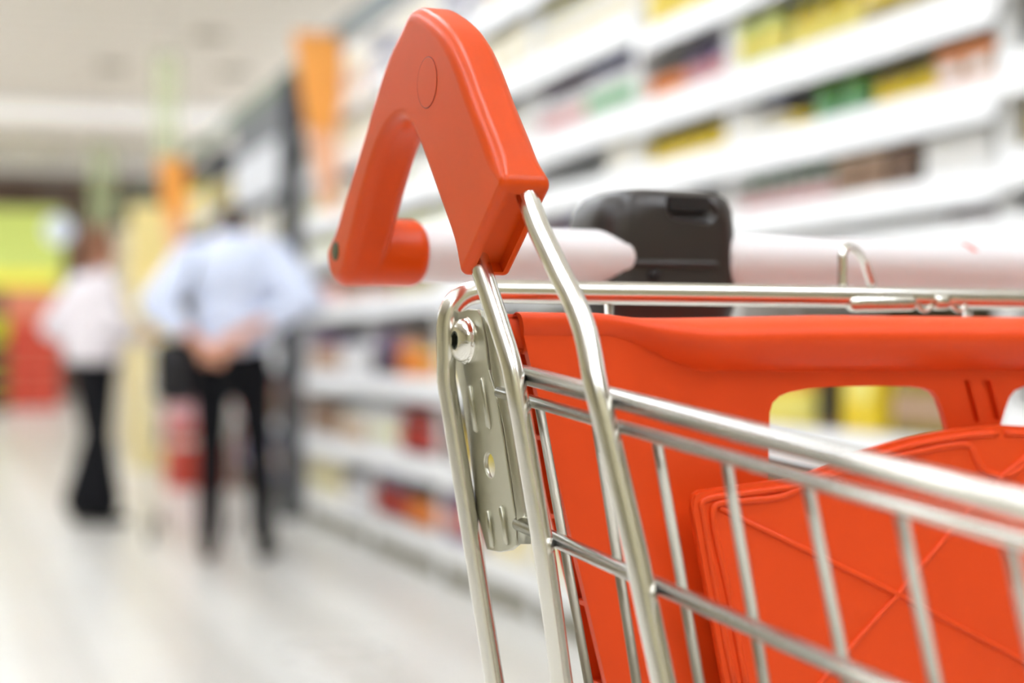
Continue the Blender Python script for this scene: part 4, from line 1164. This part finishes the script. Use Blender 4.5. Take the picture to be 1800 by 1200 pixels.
tag(bo, 'black shoulder bag hanging at the left hip of the man', 'bag')

# ---------------- the woman: farther, three quarters from behind, turned right
wp = floor_pt(164, 922)
wom = empty('person', wp, -AISLE - math.radians(50)); tag(wom, 'auburn haired woman in loose off-white blouse and black flared trousers', 'person')
Q = dict(hipL=(-.07, 0, .92), hipR=(.07, 0, .92), kneeL=(-.045, .03, .50), kneeR=(.045, .02, .50), ankL=(-.06, -.04, .09), ankR=(.06, .03, .09),
         shL=(-.165, .0, 1.38), shR=(.165, .0, 1.38), elL=(-.27, -.12, 1.13), elR=(.24, .02, 1.12), wrL=(-.20, .10, 1.02), wrR=(.17, .22, 1.08))
Q = {k: Vector(v) for k, v in Q.items()}
WC = Vector((0, .035, 1.575)); WF = Vector((0, .96, -.26)); WU = Vector((0, .26, .96))
def wom_body(bm):
    ellip(bm, (0, 0, .94), (.155, .11, .12)); ellip(bm, (0, 0, 1.10), (.115, .085, .14)); ellip(bm, (0, .01, 1.28), (.145, .10, .17))
    capsule(bm, (0, .0, 1.38), WC - WU * .06, .047, .044); head_geo(bm, WC, WF, WU, .95)
    for s in 'LR':
        capsule(bm, Q['sh' + s], Q['el' + s], .040, .033); capsule(bm, Q['el' + s], Q['wr' + s], .033, .022)
        capsule(bm, Q['hip' + s], Q['knee' + s], .075, .048); capsule(bm, Q['knee' + s], Q['ank' + s], .047, .032)
        a = Q['ank' + s]; capsule(bm, a + Vector((0, -.03, -.05)), a + Vector((0, .12, -.06)), .030, .026); capsule(bm, Q['sh' + s], (0, 0, 1.36), .042, .06)
    hand(bm, Q['wrL'], (Q['wrL'] - Q['elL']), (1, 0, 0), .5, 1); hand(bm, Q['wrR'], (Q['wrR'] - Q['elR']), (-1, 0, 0), .5, -1)
fused('body', wom_body, M['skin'], wom, .0075, 2)
def wom_blouse(bm):
    ellip(bm, (0, .0, .99), (.20, .16, .13)); ellip(bm, (0, 0, 1.12), (.185, .15, .18)); ellip(bm, (0, .01, 1.28), (.18, .14, .17)); ellip(bm, (0, 0, 1.39), (.12, .08, .07))
    for s in 'LR':
        capsule(bm, Q['sh' + s], Q['el' + s], .062, .075); capsule(bm, Q['el' + s], Q['el' + s].lerp(Q['wr' + s], .7), .075, .055); capsule(bm, Q['sh' + s], (0, 0, 1.37), .058, .07)
fused('blouse', wom_blouse, M['blouse'], wom, .012, 5)
def wom_trousers(bm):
    ellip(bm, (0, 0, .93), (.17, .14, .13))
    for s in 'LR':
        capsule(bm, Q['hip' + s], Q['knee' + s], .105, .066); capsule(bm, Q['knee' + s], Q['ank' + s] + Vector((0, 0, .04)), .066, .105)
fused('trousers', wom_trousers, M['trouser'], wom, .012, 4)
for s in 'LR':
    def sh(bm, s=s):
        a = Q['ank' + s]; capsule(bm, a + Vector((0, -.03, -.05)), a + Vector((0, .14, -.058)), .034, .030)
    fused('shoe', sh, M['shoe'], wom, .010, 3)
def wom_hair(bm):
    r = WF.normalized().cross(WU.normalized()); Rm = Matrix((r, WF.normalized(), WU.normalized())).transposed()
    ellip(bm, WC + WU * .035 - WF * .022, (.084, .098, .092), Rm); ellip(bm, WC - WU * .04 - WF * .05, (.075, .055, .09), Rm); ellip(bm, WC - WU * .12 - WF * .06, (.06, .04, .06), Rm)
fused('hair', wom_hair, M['hairR'], wom, .010, 2)
face_parts(wom, WC, WF, WU, .95)

# ================================================================== light, world, camera
wd = bpy.data.worlds.new('shop_ambient'); SC.world = wd; wd.use_nodes = True
bg = wd.node_tree.nodes['Background']; bg.inputs[0].default_value = (1.0, .95, .82, 1); bg.inputs[1].default_value = .42

cam = bpy.data.cameras.new('camera'); co = bpy.data.objects.new('camera', cam); COL.objects.link(co)
cam.sensor_width = 36; cam.lens = F / 1800 * 36; cam.clip_start = .02; cam.clip_end = 200
co.location = (0, 0, CAMH); co.rotation_euler = (PI / 2 + PITCH, 0, -AISLE)
cam.dof.use_dof = True; cam.dof.focus_distance = .89; cam.dof.aperture_fstop = cam.lens / 16.0; cam.dof.aperture_blades = 0
SC.camera = co
vs = SC.view_settings; vs.view_transform = 'Standard'; vs.look = 'None'; vs.gamma = 1; vs.exposure = 0.78; vs.use_curve_mapping = False
print('products', NPROD)
